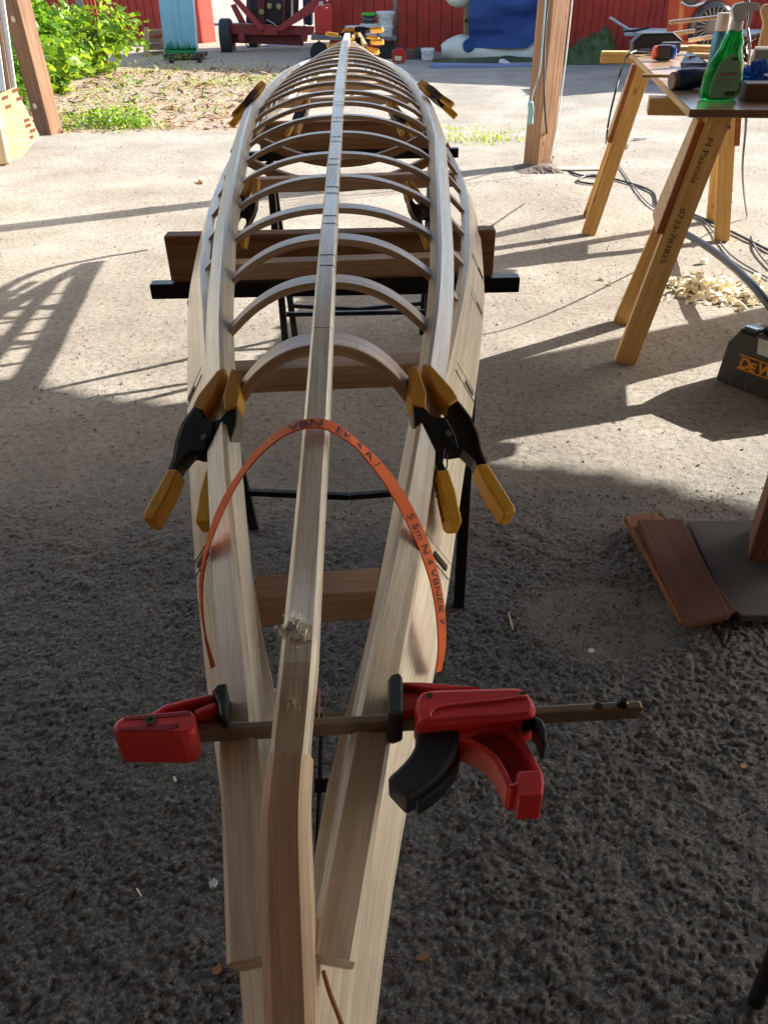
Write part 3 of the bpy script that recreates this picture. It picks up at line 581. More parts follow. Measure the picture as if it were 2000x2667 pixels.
# ------------------------------------------------------------------ the red bar clamp
RD = plain('red_plastic', (212, 56, 60), .42, var=.08, scale=24, bump=.12, spec=.5); RDD = RD
ZB = .952
bc = thing('bar_clamp', 'red one handed bar clamp squeezing the chines together across the near end', 'clamp', V(0, .38, .95))
Hh = lambda px, py, z=ZB: GZ(px, py, z)
bl = Hh(500, 1905); br = Hh(1668, 1842)
bl.z += -.003; br.z += -.003
mb = MB(); mb.beam(bl, br, .0068, .0125); mb2 = MB(); bar = obj('bar', mb, plain('bar_steel', (150, 134, 112), .34, .75, scale=60, dirt=(70, 58, 48)), bc, bevel=.0008)
d = (br-bl).normalized(); up = V(0, 0, 1)
for f, r_, h_ in ((.0, .0035, .012),):
    p = br-d*.014+V(0, 0, .0062); mb = MB(); mb.lathe(p, up, [(.004, 0), (.004, .003), (.0025, .004), (.0025, .006)], 12); obj('stop_pin', mb, BLK(), bar, smooth=False)
p = br-d*.032+V(0, 0, .0063); mb = MB(); mb.lathe(p, up, [(.0032, 0), (.0032, .0005)], 14); obj('bar_hole', mb, plain('hole_black', (6, 6, 6), .9, bump=0), bar)
# fixed head, left
top = ZB+.010
def slabz(px_list, z, th, mat, name, parent, bev=.002, sub=None):
    mb = MB(); mb.prism([GZ(x, y, z) for x, y in px_list], V(0, 0, -th)); return obj(name, mb, mat, parent, bevel=bev)
hd = slabz([(290, 1896), (300, 1875), (325, 1862), (497, 1846), (508, 1858), (512, 1888), (500, 1906), (470, 1914), (300, 1912)], top+.003, .034, RD, 'fixed_head', bc, .004)
slabz([(322, 1868), (495, 1853), (497, 1862), (324, 1875)], top+.0034, .001, plain('red_recess', (140, 24, 30), .5), 'recess', hd, 0)
slabz([(310, 1896), (455, 1886), (468, 1880), (466, 1893), (430, 1902), (312, 1903)], top+.0034, .001, plain('red_recess', (120, 14, 20), .5), 'recess', hd, 0)
mb = MB(); mb.lathe(GZ(393, 1878, top+.003), up, [(.0045, 0), (.0045, .0012), (.0022, .0012), (.0022, .0004)], 6); obj('screw', mb, plain('screw_steel', (120, 110, 96), .35, .9), hd)
# jaw arm of the fixed head: a deep web with flanges up to its pad
slabz([(385, 1862), (430, 1834), (540, 1808), (560, 1806), (562, 1816), (520, 1824), (440, 1846), (400, 1864)], top+.001, .020, RD, 'jaw_arm', bc, .0015)
slabz([(505, 1850), (545, 1832), (565, 1828), (566, 1842), (512, 1862)], top+.000, .022, RD, 'jaw_arm', bc, .0015)
slabz([(430, 1845), (560, 1815), (562, 1836), (510, 1852)], top-.005, .012, plain('red_web', (128, 18, 24), .5), 'jaw_web', bc, .001)
slabz([(550, 1797), (562, 1782), (590, 1776), (592, 1812), (590, 1862), (572, 1868), (566, 1830)], top+.007, .034, BLK(), 'jaw_pad', bc, .002)
# moving body, right
body = slabz([(1080, 1888), (1086, 1870), (1078, 1850), (1083, 1818), (1095, 1800), (1130, 1794), (1345, 1788), (1368, 1794), (1392, 1825), (1396, 1845), (1388, 1862), (1330, 1870), (1180, 1878)], top+.006, .033, RD, 'body', bc, .004)
cv = smooth_path([GZ(*p, top+.0065) for p in [(1118, 1868), (1125, 1852), (1150, 1840), (1220, 1832), (1300, 1824), (1375, 1812)]], 24)
mb = MB(); mb.tube(cv, .0011, 6); obj('moulded_ridge', mb, RD, body, smooth=True)
slabz([(1010, 1770), (1018, 1756), (1040, 1750), (1048, 1762), (1050, 1800), (1048, 1852), (1020, 1862), (1010, 1855)], top+.008, .034, plain('grey_rubber_pad', (38, 44, 48), .5), 'jaw_pad', bc, .002)
slabz([(1046, 1776), (1100, 1776), (1250, 1789), (1190, 1796), (1130, 1796), (1048, 1784)], top+.003, .02, RD, 'jaw_arm', bc, .0012)
slabz([(1046, 1800), (1092, 1806), (1086, 1850), (1046, 1856)], top+.0, .022, RD, 'jaw_arm', bc, .0012)
slabz([(1046, 1784), (1180, 1796), (1092, 1806), (1046, 1802)], top-.006, .012, plain('red_web', (128, 18, 24), .5), 'jaw_web', bc, .0008)
for q_ in ((1118, 1812), (1362, 1808)): mb = MB(); mb.lathe(GZ(q_[0], q_[1], top+.006), up, [(.0026, 0), (.0026, .0006), (.0012, .0006), (.0012, .0001)], 10); obj('screw', mb, plain('screw_steel', (120, 110, 96)), body)
# trigger: curved, dark
def blade(pxs, z0, wds, th, mat, name, parent, zd=None, bev=.003):
    """curved lever: centre line in px at plane z, width list in metres"""
    pts = smooth_path([GZ(x, y, z0-(zd[i] if zd else 0)) for i, (x, y) in enumerate(pxs)], 16); mb = MB()
    ws = [np.interp(i/15., np.linspace(0, 1, len(wds)), wds) for i in range(16)]; vs = []; fs = []
    for i, p in enumerate(pts):
        t = (pts[min(15, i+1)]-pts[max(0, i-1)]).normalized(); s_ = t.cross(V(0, 0, 1)).normalized()*ws[i]/2; vs += [p-s_, p+s_, p+s_-V(0, 0, th), p-s_-V(0, 0, th)]
    for i in range(15):
        for k in range(4): fs.append((i*4+k, i*4+(k+1) % 4, i*4+4+(k+1) % 4, i*4+4+k))
    fs += [(0, 1, 2, 3), (60, 61, 62, 63)]; mb.add(vs, fs); return obj(name, mb, mat, parent, bevel=bev)
TR = plain('trigger_blue_black', (34, 42, 50), .42, var=.1, scale=30)
blade([(1133, 1884), (1140, 1925), (1118, 1975), (1075, 2018), (1032, 2050)], top-.004, [.030, .030, .027, .023, .020], .022, TR, 'trigger', bc)
blade([(1172, 1925), (1172, 1968), (1150, 2012), (1110, 2050), (1075, 2075)], top-.012, [.014, .014, .012, .012, .010], .018, TR, 'trigger_rib', bc)
# fixed handle: red channel with raised rims and a hooked end
hz = top-.004
slabz([(1195, 1880), (1330, 1872), (1345, 1858), (1372, 1862), (1372, 1882), (1330, 1892), (1250, 1905), (1195, 1930)], hz, .022, RD, 'handle_root', bc, .002)
chn = [(1196, 1905), (1250, 1898), (1300, 1890), (1345, 1925), (1384, 1978), (1404, 2020), (1408, 2040), (1352, 2046), (1330, 2040), (1318, 2010), (1285, 1962), (1240, 1935), (1195, 1920)]
slabz(chn, hz-.009, .010, plain('red_channel', (186, 60, 52), .5), 'handle_floor', bc, .001)
def rim(pxs, name='handle_rim', w_=.0045, th=.024): return blade(pxs, hz, [w_, w_, w_], th, RD, name, bc, bev=.001)
rim([(1286, 1868), (1318, 1888), (1352, 1925), (1385, 1975), (1405, 2020), (1410, 2046)])
rim([(1196, 1920), (1240, 1936), (1284, 1968), (1312, 2010), (1330, 2052)])
slabz([(1346, 2012), (1352, 2008), (1412, 2004), (1416, 2040), (1414, 2075), (1352, 2078), (1348, 2050), (1330, 2055), (1322, 2042), (1344, 2036)], hz+.002, .026, RD, 'handle_hook', bc, .0015)
for k in range(5):
    x = 1296+k*17; slabz([(x, 1868), (x+7, 1867), (x+12, 1880), (x+5, 1882)], hz+.0015, .004, plain('red_recess', (120, 14, 20), .5), 'vent_slot', bc, 0)
# release lever and spring
pz = GZ(1380, 1885, top-.004); mb = MB()
for k in range(5): mb.lathe(pz+d*(.002*k-.006), d, [(.0052, 0), (.0058, .0006), (.0052, .0012)], 12)
obj('release_spring', mb, plain('dark_spring', (30, 28, 28), .4, .7), bc, smooth=True)
slabz([(1388, 1868), (1402, 1866), (1416, 1876), (1426, 1900), (1426, 1930), (1416, 1938), (1408, 1920), (1400, 1896)], top+.004, .02, BLK(), 'release_lever', bc, .002)

# ------------------------------------------------------------------ barn and gate opening
BD = V(.862, -.506, 0); BN = V(.506, .862, 0); B0 = V(1.73, 18.0, 0)
def board_wall(p0, d, length, z0, z1, nrm, th, pitch=.13):
    """vertical boards with grooves, as one solid; p0 front left, nrm points out of the back"""
    ol = []; x = 0; k = 0
    while x < length-1e-6:
        w_ = min(pitch*(.85+.3*((k*7919 % 13)/13)), length-x); g = .012 if k % 2 else 0
        ol += [p0+d*x+nrm*g, p0+d*(x+w_-.008)+nrm*g, p0+d*(x+w_-.008)+nrm*.03, p0+d*(x+w_)+nrm*.03]; x += w_; k += 1
    ol += [p0+d*x+nrm*th, p0+nrm*th]
    ol = [V(p.x, p.y, z0) for p in ol]; mb = MB(); return mb.prism(ol, V(0, 0, z1-z0))
p0 = B0-BD*3.15
barn = thing('red_barn', 'long red boarded barn across the yard behind the boat and the buckets', 'barn', p0)
obj('wall', board_wall(p0, BD, 17, .0, 2.85, BN, 3.0), RED(), barn)
obj('roof', MB().prism([p0-BD*.2-BN*.25+V(0, 0, 2.85), p0+BD*17.2-BN*.25+V(0, 0, 2.85), p0+BD*17.2-BN*.25+V(0, 0, 2.95), p0-BD*.2-BN*.25+V(0, 0, 2.95)], BN*3.6), plain('roof_sheet', (66, 60, 56)), barn)
obj('drainpipe', MB().tube([GY(1031, -60, 18.1), GY(1031, 112, 18.1)], .05, 10), plain('pipe_grey_brown', (128, 96, 82), .6), barn, smooth=True)
C0 = GZ(528, 112)
b2 = thing('boarded_shed', 'red boarded shed left of the gate opening, half hidden by leafy bushes', 'shed', C0)
obj('wall', board_wall(C0-BD*8, BD, 8, 0, 2.9, BN, .5), RED(), b2)
obj('end_board', MB().beam(C0+V(.06, .25, 0), C0+V(.06, .25, 2.9), .05, .5, up=BN), plain('sunlit_red_paint', (188, 64, 40), .7, var=.08), b2)  # brighter red puts the sunlight on this end face into the colour
# timber gable and red boards behind the bushes
t = thing('weathered_fence', 'grey board and narrow red slats standing behind the bush', 'fence', GZ(230, 200))
for x0_, x1_, m_ in ((204, 222, plain('grey_board', (150, 142, 134), .8)), (224, 233, plain('sunlit_red_paint', (188, 64, 40), .7)), (236, 244, plain('sunlit_red_paint', (188, 64, 40), .7)), (247, 254, plain('sunlit_red_paint', (188, 64, 40), .7))):  # red slats carry their sunlight in the brighter colour
    a = GY(x0_, 40, 15.4); b = GY(x1_, 40, 15.4); obj('slat', MB().prism([V(a.x, 15.4, 0), V(b.x, 15.4, 0), V(b.x, 15.4, 1.8), V(a.x, 15.4, 1.8)], V(0, .03, 0)), m_, t)
# low strip coloured as the bluish shadow line far through the opening
kb = tag(obj('shade_strip', MB().beam(GZ(440, 68), GZ(700, 62), .3, .14), plain('blue_shade_grey', (112, 116, 130), .8)), kind='structure')

def slab(pxs, y, th, mat, name, parent=None, bev=0., **k):
    mb = MB(); mb.prism([GY(a_, b_, y) for a_, b_ in pxs], V(0, th, 0)); return obj(name, mb, mat, parent, bevel=bev, **k)
def tubeY(pxs, r, mat, name, parent=None, n=8, **k):
    mb = MB(); mb.tube(smooth_path([GY(a_, b_, c_) for a_, b_, c_ in pxs], max(12, 4*len(pxs))) if len(pxs) > 2 else [GY(*p) for p in pxs], r, n); return obj(name, mb, mat, parent, smooth=True, **k)
# painted board leaning, with green grass
PB = plain('powder_blue_paint', (128, 176, 190), .65, var=.06, scale=4, dirt=(160, 176, 176))
t = thing('painted_panel', 'light blue board with green grass painted along its foot, leaning by the shed', 'panel', GZ(470, 150))
YP = 17.6
pn_ = slab([(408, -40), (497, -40), (512, 137), (430, 141)], YP, .03, PB, 'panel_board', t)
slab([(440, -40), (456, -40), (474, 118), (464, 119)], YP-.015, .014, PB, 'middle_strip', t)
gb = MB()
r_ = random.Random(5)
for i in range(26):
    x = 433+i*3.05; hgt = r_.uniform(10, 26); dx = r_.uniform(-5, 5); a = GY(x-1.6, 128, YP-.002); b = GY(x+1.8, 128, YP-.002); c = GY(x+dx, 128-hgt, YP-.002)
    for q in (a, b, c): q.y -= .018
    gb.prism([a, b, c], V(0, .004, 0))
a = [GY(x_, y_, YP-.02) for x_, y_ in ((429, 126), (511, 124), (512, 136), (430, 140))]; gb.prism(a, V(0, .004, 0))
obj('painted_grass', gb, plain('grass_green_paint', (24, 130, 74), .6), pn_)
slab([(496, -40), (502, -40), (516, 132), (512, 137)], YP+.0, .06, plain('white_edge', (196, 204, 206), .6), 'edge_strip', t)
# furniture dolly under the panel
t = thing('dolly', 'low dark dolly with castors under the blue painted panel', 'dolly', GZ(480, 165))
slab([(425, 142), (528, 138), (530, 148), (425, 152)], 17.3, .5, plain('dark_brown_wood', (58, 44, 36), .8), 'deck', t)
for x, yb in ((448, 172), (520, 172)):
    p = GY(x, yb-12, 16.9); obj('castor', MB().lathe(p-V(.04, 0, 0), V(1, 0, 0), [(.03, 0), (.1, .01), (.1, .07), (.03, .08)], 16), plain('rubber_black', (26, 26, 27), .7), t, smooth='auto')
for z_, (x0_, x1_) in enumerate(((374, 424), (378, 426), (374, 420), (380, 424))):
    yb = 148-z_*20; o_ = slab([(x0_, yb-9), (x1_, yb-11), (x1_, yb), (x0_, yb+2)], 18.6+.05*z_, .5, plain('pallet_wood', (134, 104, 76), .8, dirt=(70, 56, 44)), 'wood_stack_board', None)
    tag(o_, ['lowest', 'second', 'third', 'topmost'][z_]+' board of the stack left of the blue painted panel', 'board', 'stacked boards by the red shed')
o_ = slab([(374, 70), (386, 70), (388, 150), (374, 150)], 18.4, .06, plain('pale_upright', (186, 150, 110), .8), 'timber_upright'); tag(o_, 'pale upright plank at the end of the stack beside the dolly', 'plank')

# red engine trailer
t = thing('engine_trailer', 'red steel trailer carrying a dark engine in the gate opening', 'trailer', GZ(720, 130))
TRD = plain('trailer_red', (148, 40, 34), .55, var=.15, scale=8, dirt=(90, 40, 34)); DKE = plain('engine_dark', (36, 22, 22), .5, .3, var=.3, scale=20)
def wheel(px, py, y, r, wdt, axis=V(1, 0, 0)):
    p = GY(px, py, y); o_ = obj('wheel', MB().lathe(p-axis*wdt/2, axis, [(r*.55, 0), (r*.92, .0), (r, .03), (r, wdt-.03), (r*.92, wdt), (r*.55, wdt)], 28), plain('tyre', (44, 42, 40), .8, scale=60), t, smooth='auto')
    obj('rim', MB().lathe(p-axis*(wdt/2+.005), axis, [(r*.2, 0), (r*.52, .01), (r*.56, .03), (r*.56, wdt)], 20), plain('rim_dark', (60, 36, 32), .5, .4), o_, smooth='auto')
wheel(592, 98, 19.3, .36, .24); wheel(664, 112, 20.6, .36, .2)
slab([(590, 60), (640, 62), (818, 68), (816, 90), (640, 90), (590, 86)], 19.2, .16, TRD, 'axle_beam', t, .01)
slab([(600, 86), (790, 90), (790, 118), (600, 110)], 19.35, .1, plain('trailer_red_dark', (104, 28, 26), .6), 'lower_beam', t, .01)
for q in ([(590, -20), (606, -20), (690, 72), (676, 80)], [(838, -20), (856, 8), (730, 82), (722, 70)]): slab(q, 19.0, .12, TRD, 'brace', t, .01)
slab([(600, 12), (612, 8), (640, 60), (622, 58)], 19.3, .1, TRD, 'gusset', t)
for x in (620, 785): slab([(x, 84), (x+18, 84), (x+14, 108), (x, 106)], 19.1, .08, TRD, 'leg_plate', t, .005)
slab([(690, 72), (722, 72), (722, 90), (690, 90)], 19.0, .1, TRD, 'coupling_block', t, .01)
eng = slab([(646, -60), (668, -60), (758, -60), (756, 66), (648, 60)], 19.5, .9, DKE, 'engine', t, .03)
slab([(668, -60), (688, -60), (690, 62), (672, 60)], 19.42, .1, plain('engine_maroon', (84, 22, 20), .5, .2), 'engine_rib', t, .01)
slab([(735, -60), (745, -60), (744, 60), (735, 60)], 19.42, .1, plain('engine_maroon', (84, 22, 20), .5, .2), 'engine_rib', t, .01)
for x, y_ in ((702, 14), (726, 16), (681, 30)):
    p = GY(x, y_, 19.4); g_ = obj('gauge', MB().lathe(p, V(0, -1, 0), [(.055, 0), (.055, .02), (.04, .024), (.04, .012)], 18), plain('brass_ring', (150, 130, 90), .35, .7), t, smooth='auto')
slab([(762, -60), (778, -60), (776, 52), (764, 50)], 19.6, .15, plain('engine_dark', (36, 22, 22)), 'exhaust', t, .02)
slab([(786, -60), (812, -60), (812, 66), (790, 62)], 19.7, .5, plain('navy_tank', (22, 26, 44), .5), 'tank', t, .03)
slab([(642, -60), (650, -60), (652, 60), (640, 58)], 19.7, .5, plain('navy_tank', (22, 26, 44), .5), 'tank', t, .03)
tubeY([(694, 50, 18.9), (715, 62, 18.85), (728, 80, 18.9)], .012, plain('pin_steel', (150, 150, 148)), 'chain', t)
for a_ in ([(620, 44, 19), (632, 76, 18.9), (640, 110, 18.9), (648, 124, 18.9)], [(798, 50, 19), (786, 80, 18.9), (780, 100, 18.9)]): tubeY(a_, .014, plain('rope_brown', (70, 54, 46), .8), 'hanging_rope', t)
o_ = slab([(690, 118), (765, 118), (770, 132), (700, 133)], 20.4, .5, plain('blue_sheet', (84, 92, 140), .7, var=.3, scale=14), 'folded_sheet'); tag(o_, 'crumpled blue grey sheet on the ground under the red trailer', 'sheet')

# work cart with cans and buckets
t = thing('work_cart', 'low grey planked cart with small wheels along the barn wall', 'cart', GZ(900, 150))
YC = 16.9
slab([(810, 89), (1034, 96), (1034, 104), (810, 103)], YC, .7, plain('grey_plank', (112, 104, 98), .8, dirt=(70, 62, 56)), 'deck', t, .006)
for x in (832, 1010):
    p = GY(x, 136, YC+.1); obj('wheel', MB().lathe(p-V(0, .04, 0), V(0, 1, 0), [(.05, 0), (.17, .0), (.18, .02), (.18, .07), (.05, .08)], 22), plain('rubber_black', (26, 26, 27)), t, smooth='auto')
for x in (828, 1020): slab([(x, 104), (x+5, 104), (x+6, 140), (x+1, 140)], YC+.1, .04, plain('cart_iron', (50, 46, 44), .6, .4), 'bracket', t)
def can(name, label, pxs, y, th, mat, extras=()):
    e = thing(name, label, 'can', GY(pxs[0][0], pxs[0][1], y)); slab(pxs, y, th, mat, 'body', e, .02)
    for n_, q, dy, m_ in extras: slab(q, y-dy, .02 if dy > 0 else th*.5, m_, n_, e, .003)
    return e
JR = plain('jerrycan_red', (176, 30, 24), .38, var=.05, scale=8)
e = can('jerry_can', 'big red plastic jerrycan on the cart beside the trailer', [(818, 24), (824, 14), (836, 12), (846, 22), (862, 14), (866, 20), (865, 86), (858, 90), (820, 88)], YC+.1, .22, JR,
        (('handle', [(834, 13), (862, 9), (866, 14), (850, 18), (842, 22), (834, 20)], -.05, JR), ('raised_panel', [(826, 34), (852, 30), (852, 78), (828, 78)], .01, JR), ('cap', [(830, 4), (840, 2), (842, 14), (830, 16)], -.03, plain('cap_silver', (170, 170, 168), .4, .5))))
e = can('fuel_can', 'small red fuel can with a cream label and dark cap on the ground', [(1020, 136), (1028, 126), (1048, 124), (1056, 134), (1056, 158), (1052, 162), (1022, 160)], 15.9, .16, JR,
        (('label', [(1028, 144), (1046, 145), (1045, 157), (1028, 156)], .004, plain('cream_label', (196, 196, 150), .7)), ('cap', [(1026, 122), (1052, 122), (1052, 128), (1028, 128)], -.03, plain('dark_blue_cap', (44, 38, 84), .5)), ('handle', [(1030, 127), (1048, 127), (1050, 133), (1030, 132)], -.03, JR)))
def bucket(name, label, px, pt, pb, y, rt_, rb_, mat, lid=None, rim=True, grp=None):
    top = GY(px, pt, y); bot = GY(px, pb, y); h = top.z-bot.z; e = thing(name, label, 'bucket', bot, grp)
    ins = [(rt_*.93, h), (rb_*.93, .02)] if not lid else []
    obj('tub', MB().lathe(bot, V(0, 0, 1), [(rb_, 0), (rb_+(rt_-rb_)*.8, h*.8), (rt_+.012, h*.82), (rt_+.012, h*.86), (rt_, h*.87), (rt_, h)]+ins, 28), mat, e, smooth='auto')
    if lid: obj('lid', MB().lathe(top, V(0, 0, 1), [(rt_+.01, -.03), (rt_+.015, -.02), (rt_+.015, .012), (rt_, .016)], 28), lid, e, smooth='auto')
    m_ = MB(); m_.tube([top+V(rt_*1.05*math.cos(a_), -rt_*math.sin(a_)*.35-rt_*.75, -h*.35*math.sin(a_)-.03) for a_ in [math.pi*i/12 for i in range(13)]], .005, 6); obj('bail', m_, plain('wire_grey', (150, 150, 150), .4, .6), e, smooth=True)
    return e
WP = plain('white_bucket_plastic', (208, 206, 200), .45, var=.04, scale=10, dirt=(150, 140, 128)); BG = 'buckets on the work cart'
bucket('bucket', 'white bucket at the bottom of the right stack on the cart', 1003, 63, 96, YC+.3, .15, .13, WP, grp=BG)
bucket('bucket', 'white bucket on top of the right stack on the cart', 1004, 30, 64, YC+.3, .16, .13, WP, lid=WP, grp=BG)
bucket('bucket', 'white lidded tub under the black tub with the green lid', 962, 62, 94, YC+.3, .165, .15, WP, lid=WP, grp=BG)
bucket('bucket', 'black tub with a bright green lid on a white tub', 961, 34, 61, YC+.3, .13, .11, plain('black_tub', (44, 46, 46), .4), lid=plain('green_lid', (66, 170, 40), .5), grp=BG)
bucket('bucket', 'low white tub behind the clamps at the far kayak tip', 920, 68, 92, YC+.3, .145, .135, WP, lid=WP, grp=BG)
bucket('bucket', 'white bucket on the ground between the fuel can and the boat', 1113, 124, 155, 16.3, .12, .1, WP)
for q, c in (((1088, 122), (1104, 150)),):
    o_ = slab([(1086, 126), (1094, 120), (1102, 130), (1103, 148), (1096, 152), (1085, 148)], 16.5, .25, plain('dark_green_plastic', (36, 56, 40), .5), 'watering_can', bev=.04); tag(o_, 'dark green plastic container beside the white bucket on the ground', 'container')
o_ = slab([(1057, 128), (1086, 130), (1086, 160), (1057, 158)], 16.6, .3, plain('brown_box', (104, 74, 60), .8), 'wooden_box', bev=.01); tag(o_, 'plain brown box between the fuel can and the white bucket', 'box')

# inflatable boat on its side against the barn
t = thing('inflatable_boat', 'inflatable boat on its side with white tubes and a blue floor, against the barn', 'boat', GZ(1290, 160))
YB = 16.7; HY = plain('boat_white', (206, 204, 186), .45, var=.06, scale=3, dirt=(170, 150, 110)); NV = plain('boat_navy', (22, 58, 116), .6, var=.2, scale=5)
pts = smooth_path([GY(*p) for p in [(1151, 134, YB-.0), (1180, 128, YB), (1220, 131, YB), (1300, 145, YB), (1370, 146, YB), (1405, 132, YB+.05), (1445, 118, YB+.3)]], 30)
obj('lower_tube', MB().tube(pts, .25, 20, [(.50+.5*min(1, i/7.)) for i in range(30)]), HY, t, smooth='auto')
pts = smooth_path([GY(*p) for p in [(1163, -16, YB+.1), (1195, -14, YB+.1), (1260, -50, YB), (1380, -52, YB+.1), (1440, 4, YB+.3)]], 24)
obj('upper_tube', MB().tube(pts, .225, 20, [(.4+.6*min(1, i/7.)) for i in range(24)]), HY, t, smooth='auto')
fl = [(1222, -60), (1390, -30), (1418, 20), (1412, 108), (1370, 134), (1222, 130)]
mb = MB(); nx_, ny_ = 30, 26
def flp(u, v):
    x = 1222+(1408-1222)*u; y_ = -55+(179-30*max(0, u-.8)/.2)*v; p = GY(x, y_, YB-.27); p.y += .035*math.sin(v*9+u*2.2)+.05*(vnoise(np.array([[u*5.]]), np.array([[v*11.]]), 1., 33)[0, 0])+.10*max(0, u-.85)/.15; return p
mb.add([flp(i/nx_, j/ny_) for j in range(ny_+1) for i in range(nx_+1)], [(j*(nx_+1)+i, j*(nx_+1)+i+1, (j+1)*(nx_+1)+i+1, (j+1)*(nx_+1)+i) for j in range(ny_) for i in range(nx_)])
mb.prism([GY(x_, y_, YB-.0) for x_, y_ in fl], V(0, .05, 0)); obj('floor_cover', mb, NV, t, smooth='auto')
slab([(1211, -60), (1224, -60), (1221, 108), (1208, 106)], YB-.02, .14, plain('transom_tan', (150, 118, 92), .7), 'transom', t, .01)
p = GY(1221, 118, YB-.27); obj('tube_collar', MB().lathe(p, V(0, 1, 0), [(.10, 0), (.11, .02), (.11, .06)], 24), NV, t, smooth='auto')
for q in ((1213, 52), (1216, 104)): p = GY(*q, YB-.06); obj('fitting', MB().lathe(p, V(0, -1, 0), [(.03, 0), (.03, .05), (.018, .06)], 12), plain('rubber_black', (26, 26, 27)), t, smooth='auto')
slab([(1122, 166), (1225, 167), (1290, 168), (1404, 167), (1403, 176), (1340, 183), (1250, 184), (1124, 182)], 15.0, .28, plain('slate_blue_mat', (116, 124, 154), .75, var=.12, scale=6), 'foam_mat', bev=.01)
tag(bpy.data.objects['foam_mat'], 'long flat slate blue mat lying on the ground before the boat', 'mat')
o_ = slab([(1302, 154), (1312, 152), (1330, 162), (1328, 165), (1300, 162)], 15.4, .05, plain('white_rag', (214, 214, 216), .8), 'rag'); tag(o_, 'small white scrap lying on the green sheet under the boat', 'rag')
# tarpaulins
def heap(name, label, px0, px1, pyb, pyt, y, dep, seed, mat, cat='tarpaulin', n=44, k=.5):
    a = GY(px0, pyb, y); b = GY(px1, pyb, y); h = GY(px0, pyt, y).z; mb = MB(); base = V(a.x, y, 0); W_ = b.x-a.x; r = np.random.RandomState(seed)
    u = np.linspace(0, 1, n); v = np.linspace(0, 1, n//2); U, W2 = np.meshgrid(u, v)
    prof = np.interp(U, [0, .12, .35, .55, .75, .92, 1], [0, .24, .5, .86, 1, .45, 0])*np.sin(np.pi*np.clip(W2, 0, 1))**.6
    H_ = h*prof*(.72+.9*np.abs(vnoise(U*W_*5+W2*3, W2*dep*4, 1., seed)-.5)+.34*np.abs(vnoise(U*W_*14-W2*6, W2*dep*9, 1., seed+1)-.5)*2); H_[0] = 0; H_[-1] = 0
    vs = [V(base.x+U[j, i]*W_, y+W2[j, i]*dep+.04*(r.rand()-.5), max(0, H_[j, i])) for j in range(n//2) for i in range(n)]
    mb.add(vs, [(j*n+i, j*n+i+1, (j+1)*n+i+1, (j+1)*n+i) for j in range(n//2-1) for i in range(n-1)]); o = obj(name, mb, mat, smooth='auto'); return tag(o, label, cat)
TP = plain('tarp_green', (62, 76, 36), .55, var=.4, scale=10, spec=.4)
heap('tarpaulin', 'crumpled dark green tarpaulin heap against the barn, right of the timber post', 1462, 1632, 166, 84, 15.2, 1.2, 41, TP)
heap('tarpaulin', 'flattened green tarpaulin spread under the inflatable boat', 1100, 1425, 165, 158, 15.75, 1.0, 45, TP)
# white metal box sections along the wall
t = thing('metal_channel', 'long pale metal channel leaning level along the barn wall behind the workbench', 'channel', GY(1700, 95, 15.0))
slab([(1628, 72), (2060, 76), (2060, 94), (1628, 92)], 15.0, .1, plain('pale_metal', (176, 182, 192), .45, .3), 'flange', t); slab([(1630, 78), (2060, 82), (2060, 88), (1630, 86)], 14.97, .03, plain('white_metal', (214, 214, 214), .5), 'web', t)
o_ = tubeY([(1588, 44, 14.8), (1640, 76, 14.8), (1708, 108, 14.8)], .02, plain('pale_metal', (176, 182, 192)), 'metal_rod'); tag(o_, 'thin grey rod slanting down across the pale channel by the tarpaulin', 'rod')
o_ = tubeY([(1625, 80, 14.7), (1655, 78, 14.7), (1690, 70, 14.7)], .02, plain('cart_iron', (50, 46, 44)), 'iron_rod'); tag(o_, 'short dark bent iron lying on the end of the pale channel', 'rod')

# orange engine machine
t = thing('engine_machine', 'orange machine with a round fan cowl standing behind the workbench', 'machine', GY(1850, 160, 12.5))
OR_ = plain('machine_orange', (206, 76, 24), .42, var=.12, scale=8); YM = 12.4
slab([(1783, -60), (1940, -60), (1936, 20), (1930, 108), (1768, 108)], YM, .6, OR_, 'housing', t, .02)
slab([(1776, -60), (1788, -60), (1776, 108), (1766, 108)], YM-.04, .05, plain('orange_edge', (224, 128, 64), .4), 'side_rail', t, .008)
p = GY(1850, 66, YM-.02); cow = obj('fan_cowl', MB().lathe(p, V(0, -1, 0), [(.30, 0), (.29, .05), (.25, .09), (.22, .10), (.2, .07)], 36), plain('cowl_grey', (92, 86, 80), .35, .6), t, smooth='auto')
obj('fan_disc', MB().lathe(p+V(0, -.085, 0), V(0, -1, 0), [(.235, 0), (.235, .008)], 36), plain('disc_black', (18, 17, 17), .5), cow, smooth='auto')
for k in range(22):
    a_ = 2*math.pi*k/22; d1 = V(math.cos(a_), 0, math.sin(a_)); mb = MB(); mb.beam(p+V(0, -.097, 0)+d1*.085, p+V(0, -.097, 0)+d1*.228, .004, .018, up=V(0, -1, 0).cross(d1)); obj('cowl_spoke', mb, plain('spoke_tan', (150, 132, 112), .4, .5), cow)
obj('fan_hub', MB().lathe(p+V(0, -.095, 0), V(0, -1, 0), [(.085, 0), (.085, .012), (.07, .018)], 24), plain('spoke_tan', (150, 132, 112)), cow, smooth='auto')
for k in range(9): slab([(1806, 42+k*6.5), (1820, 43+k*6.5), (1819, 46+k*6.5), (1805, 45+k*6.5)], YM-.03, .03, plain('disc_black', (18, 17, 17)), 'louvre', t)
obj('air_filter', MB().lathe(GY(1800, -22, YM-.1), V(0, -1, 0), [(.12, 0), (.13, .02), (.13, .12), (.08, .14)], 24), plain('cowl_grey', (92, 86, 80)), t, smooth='auto')
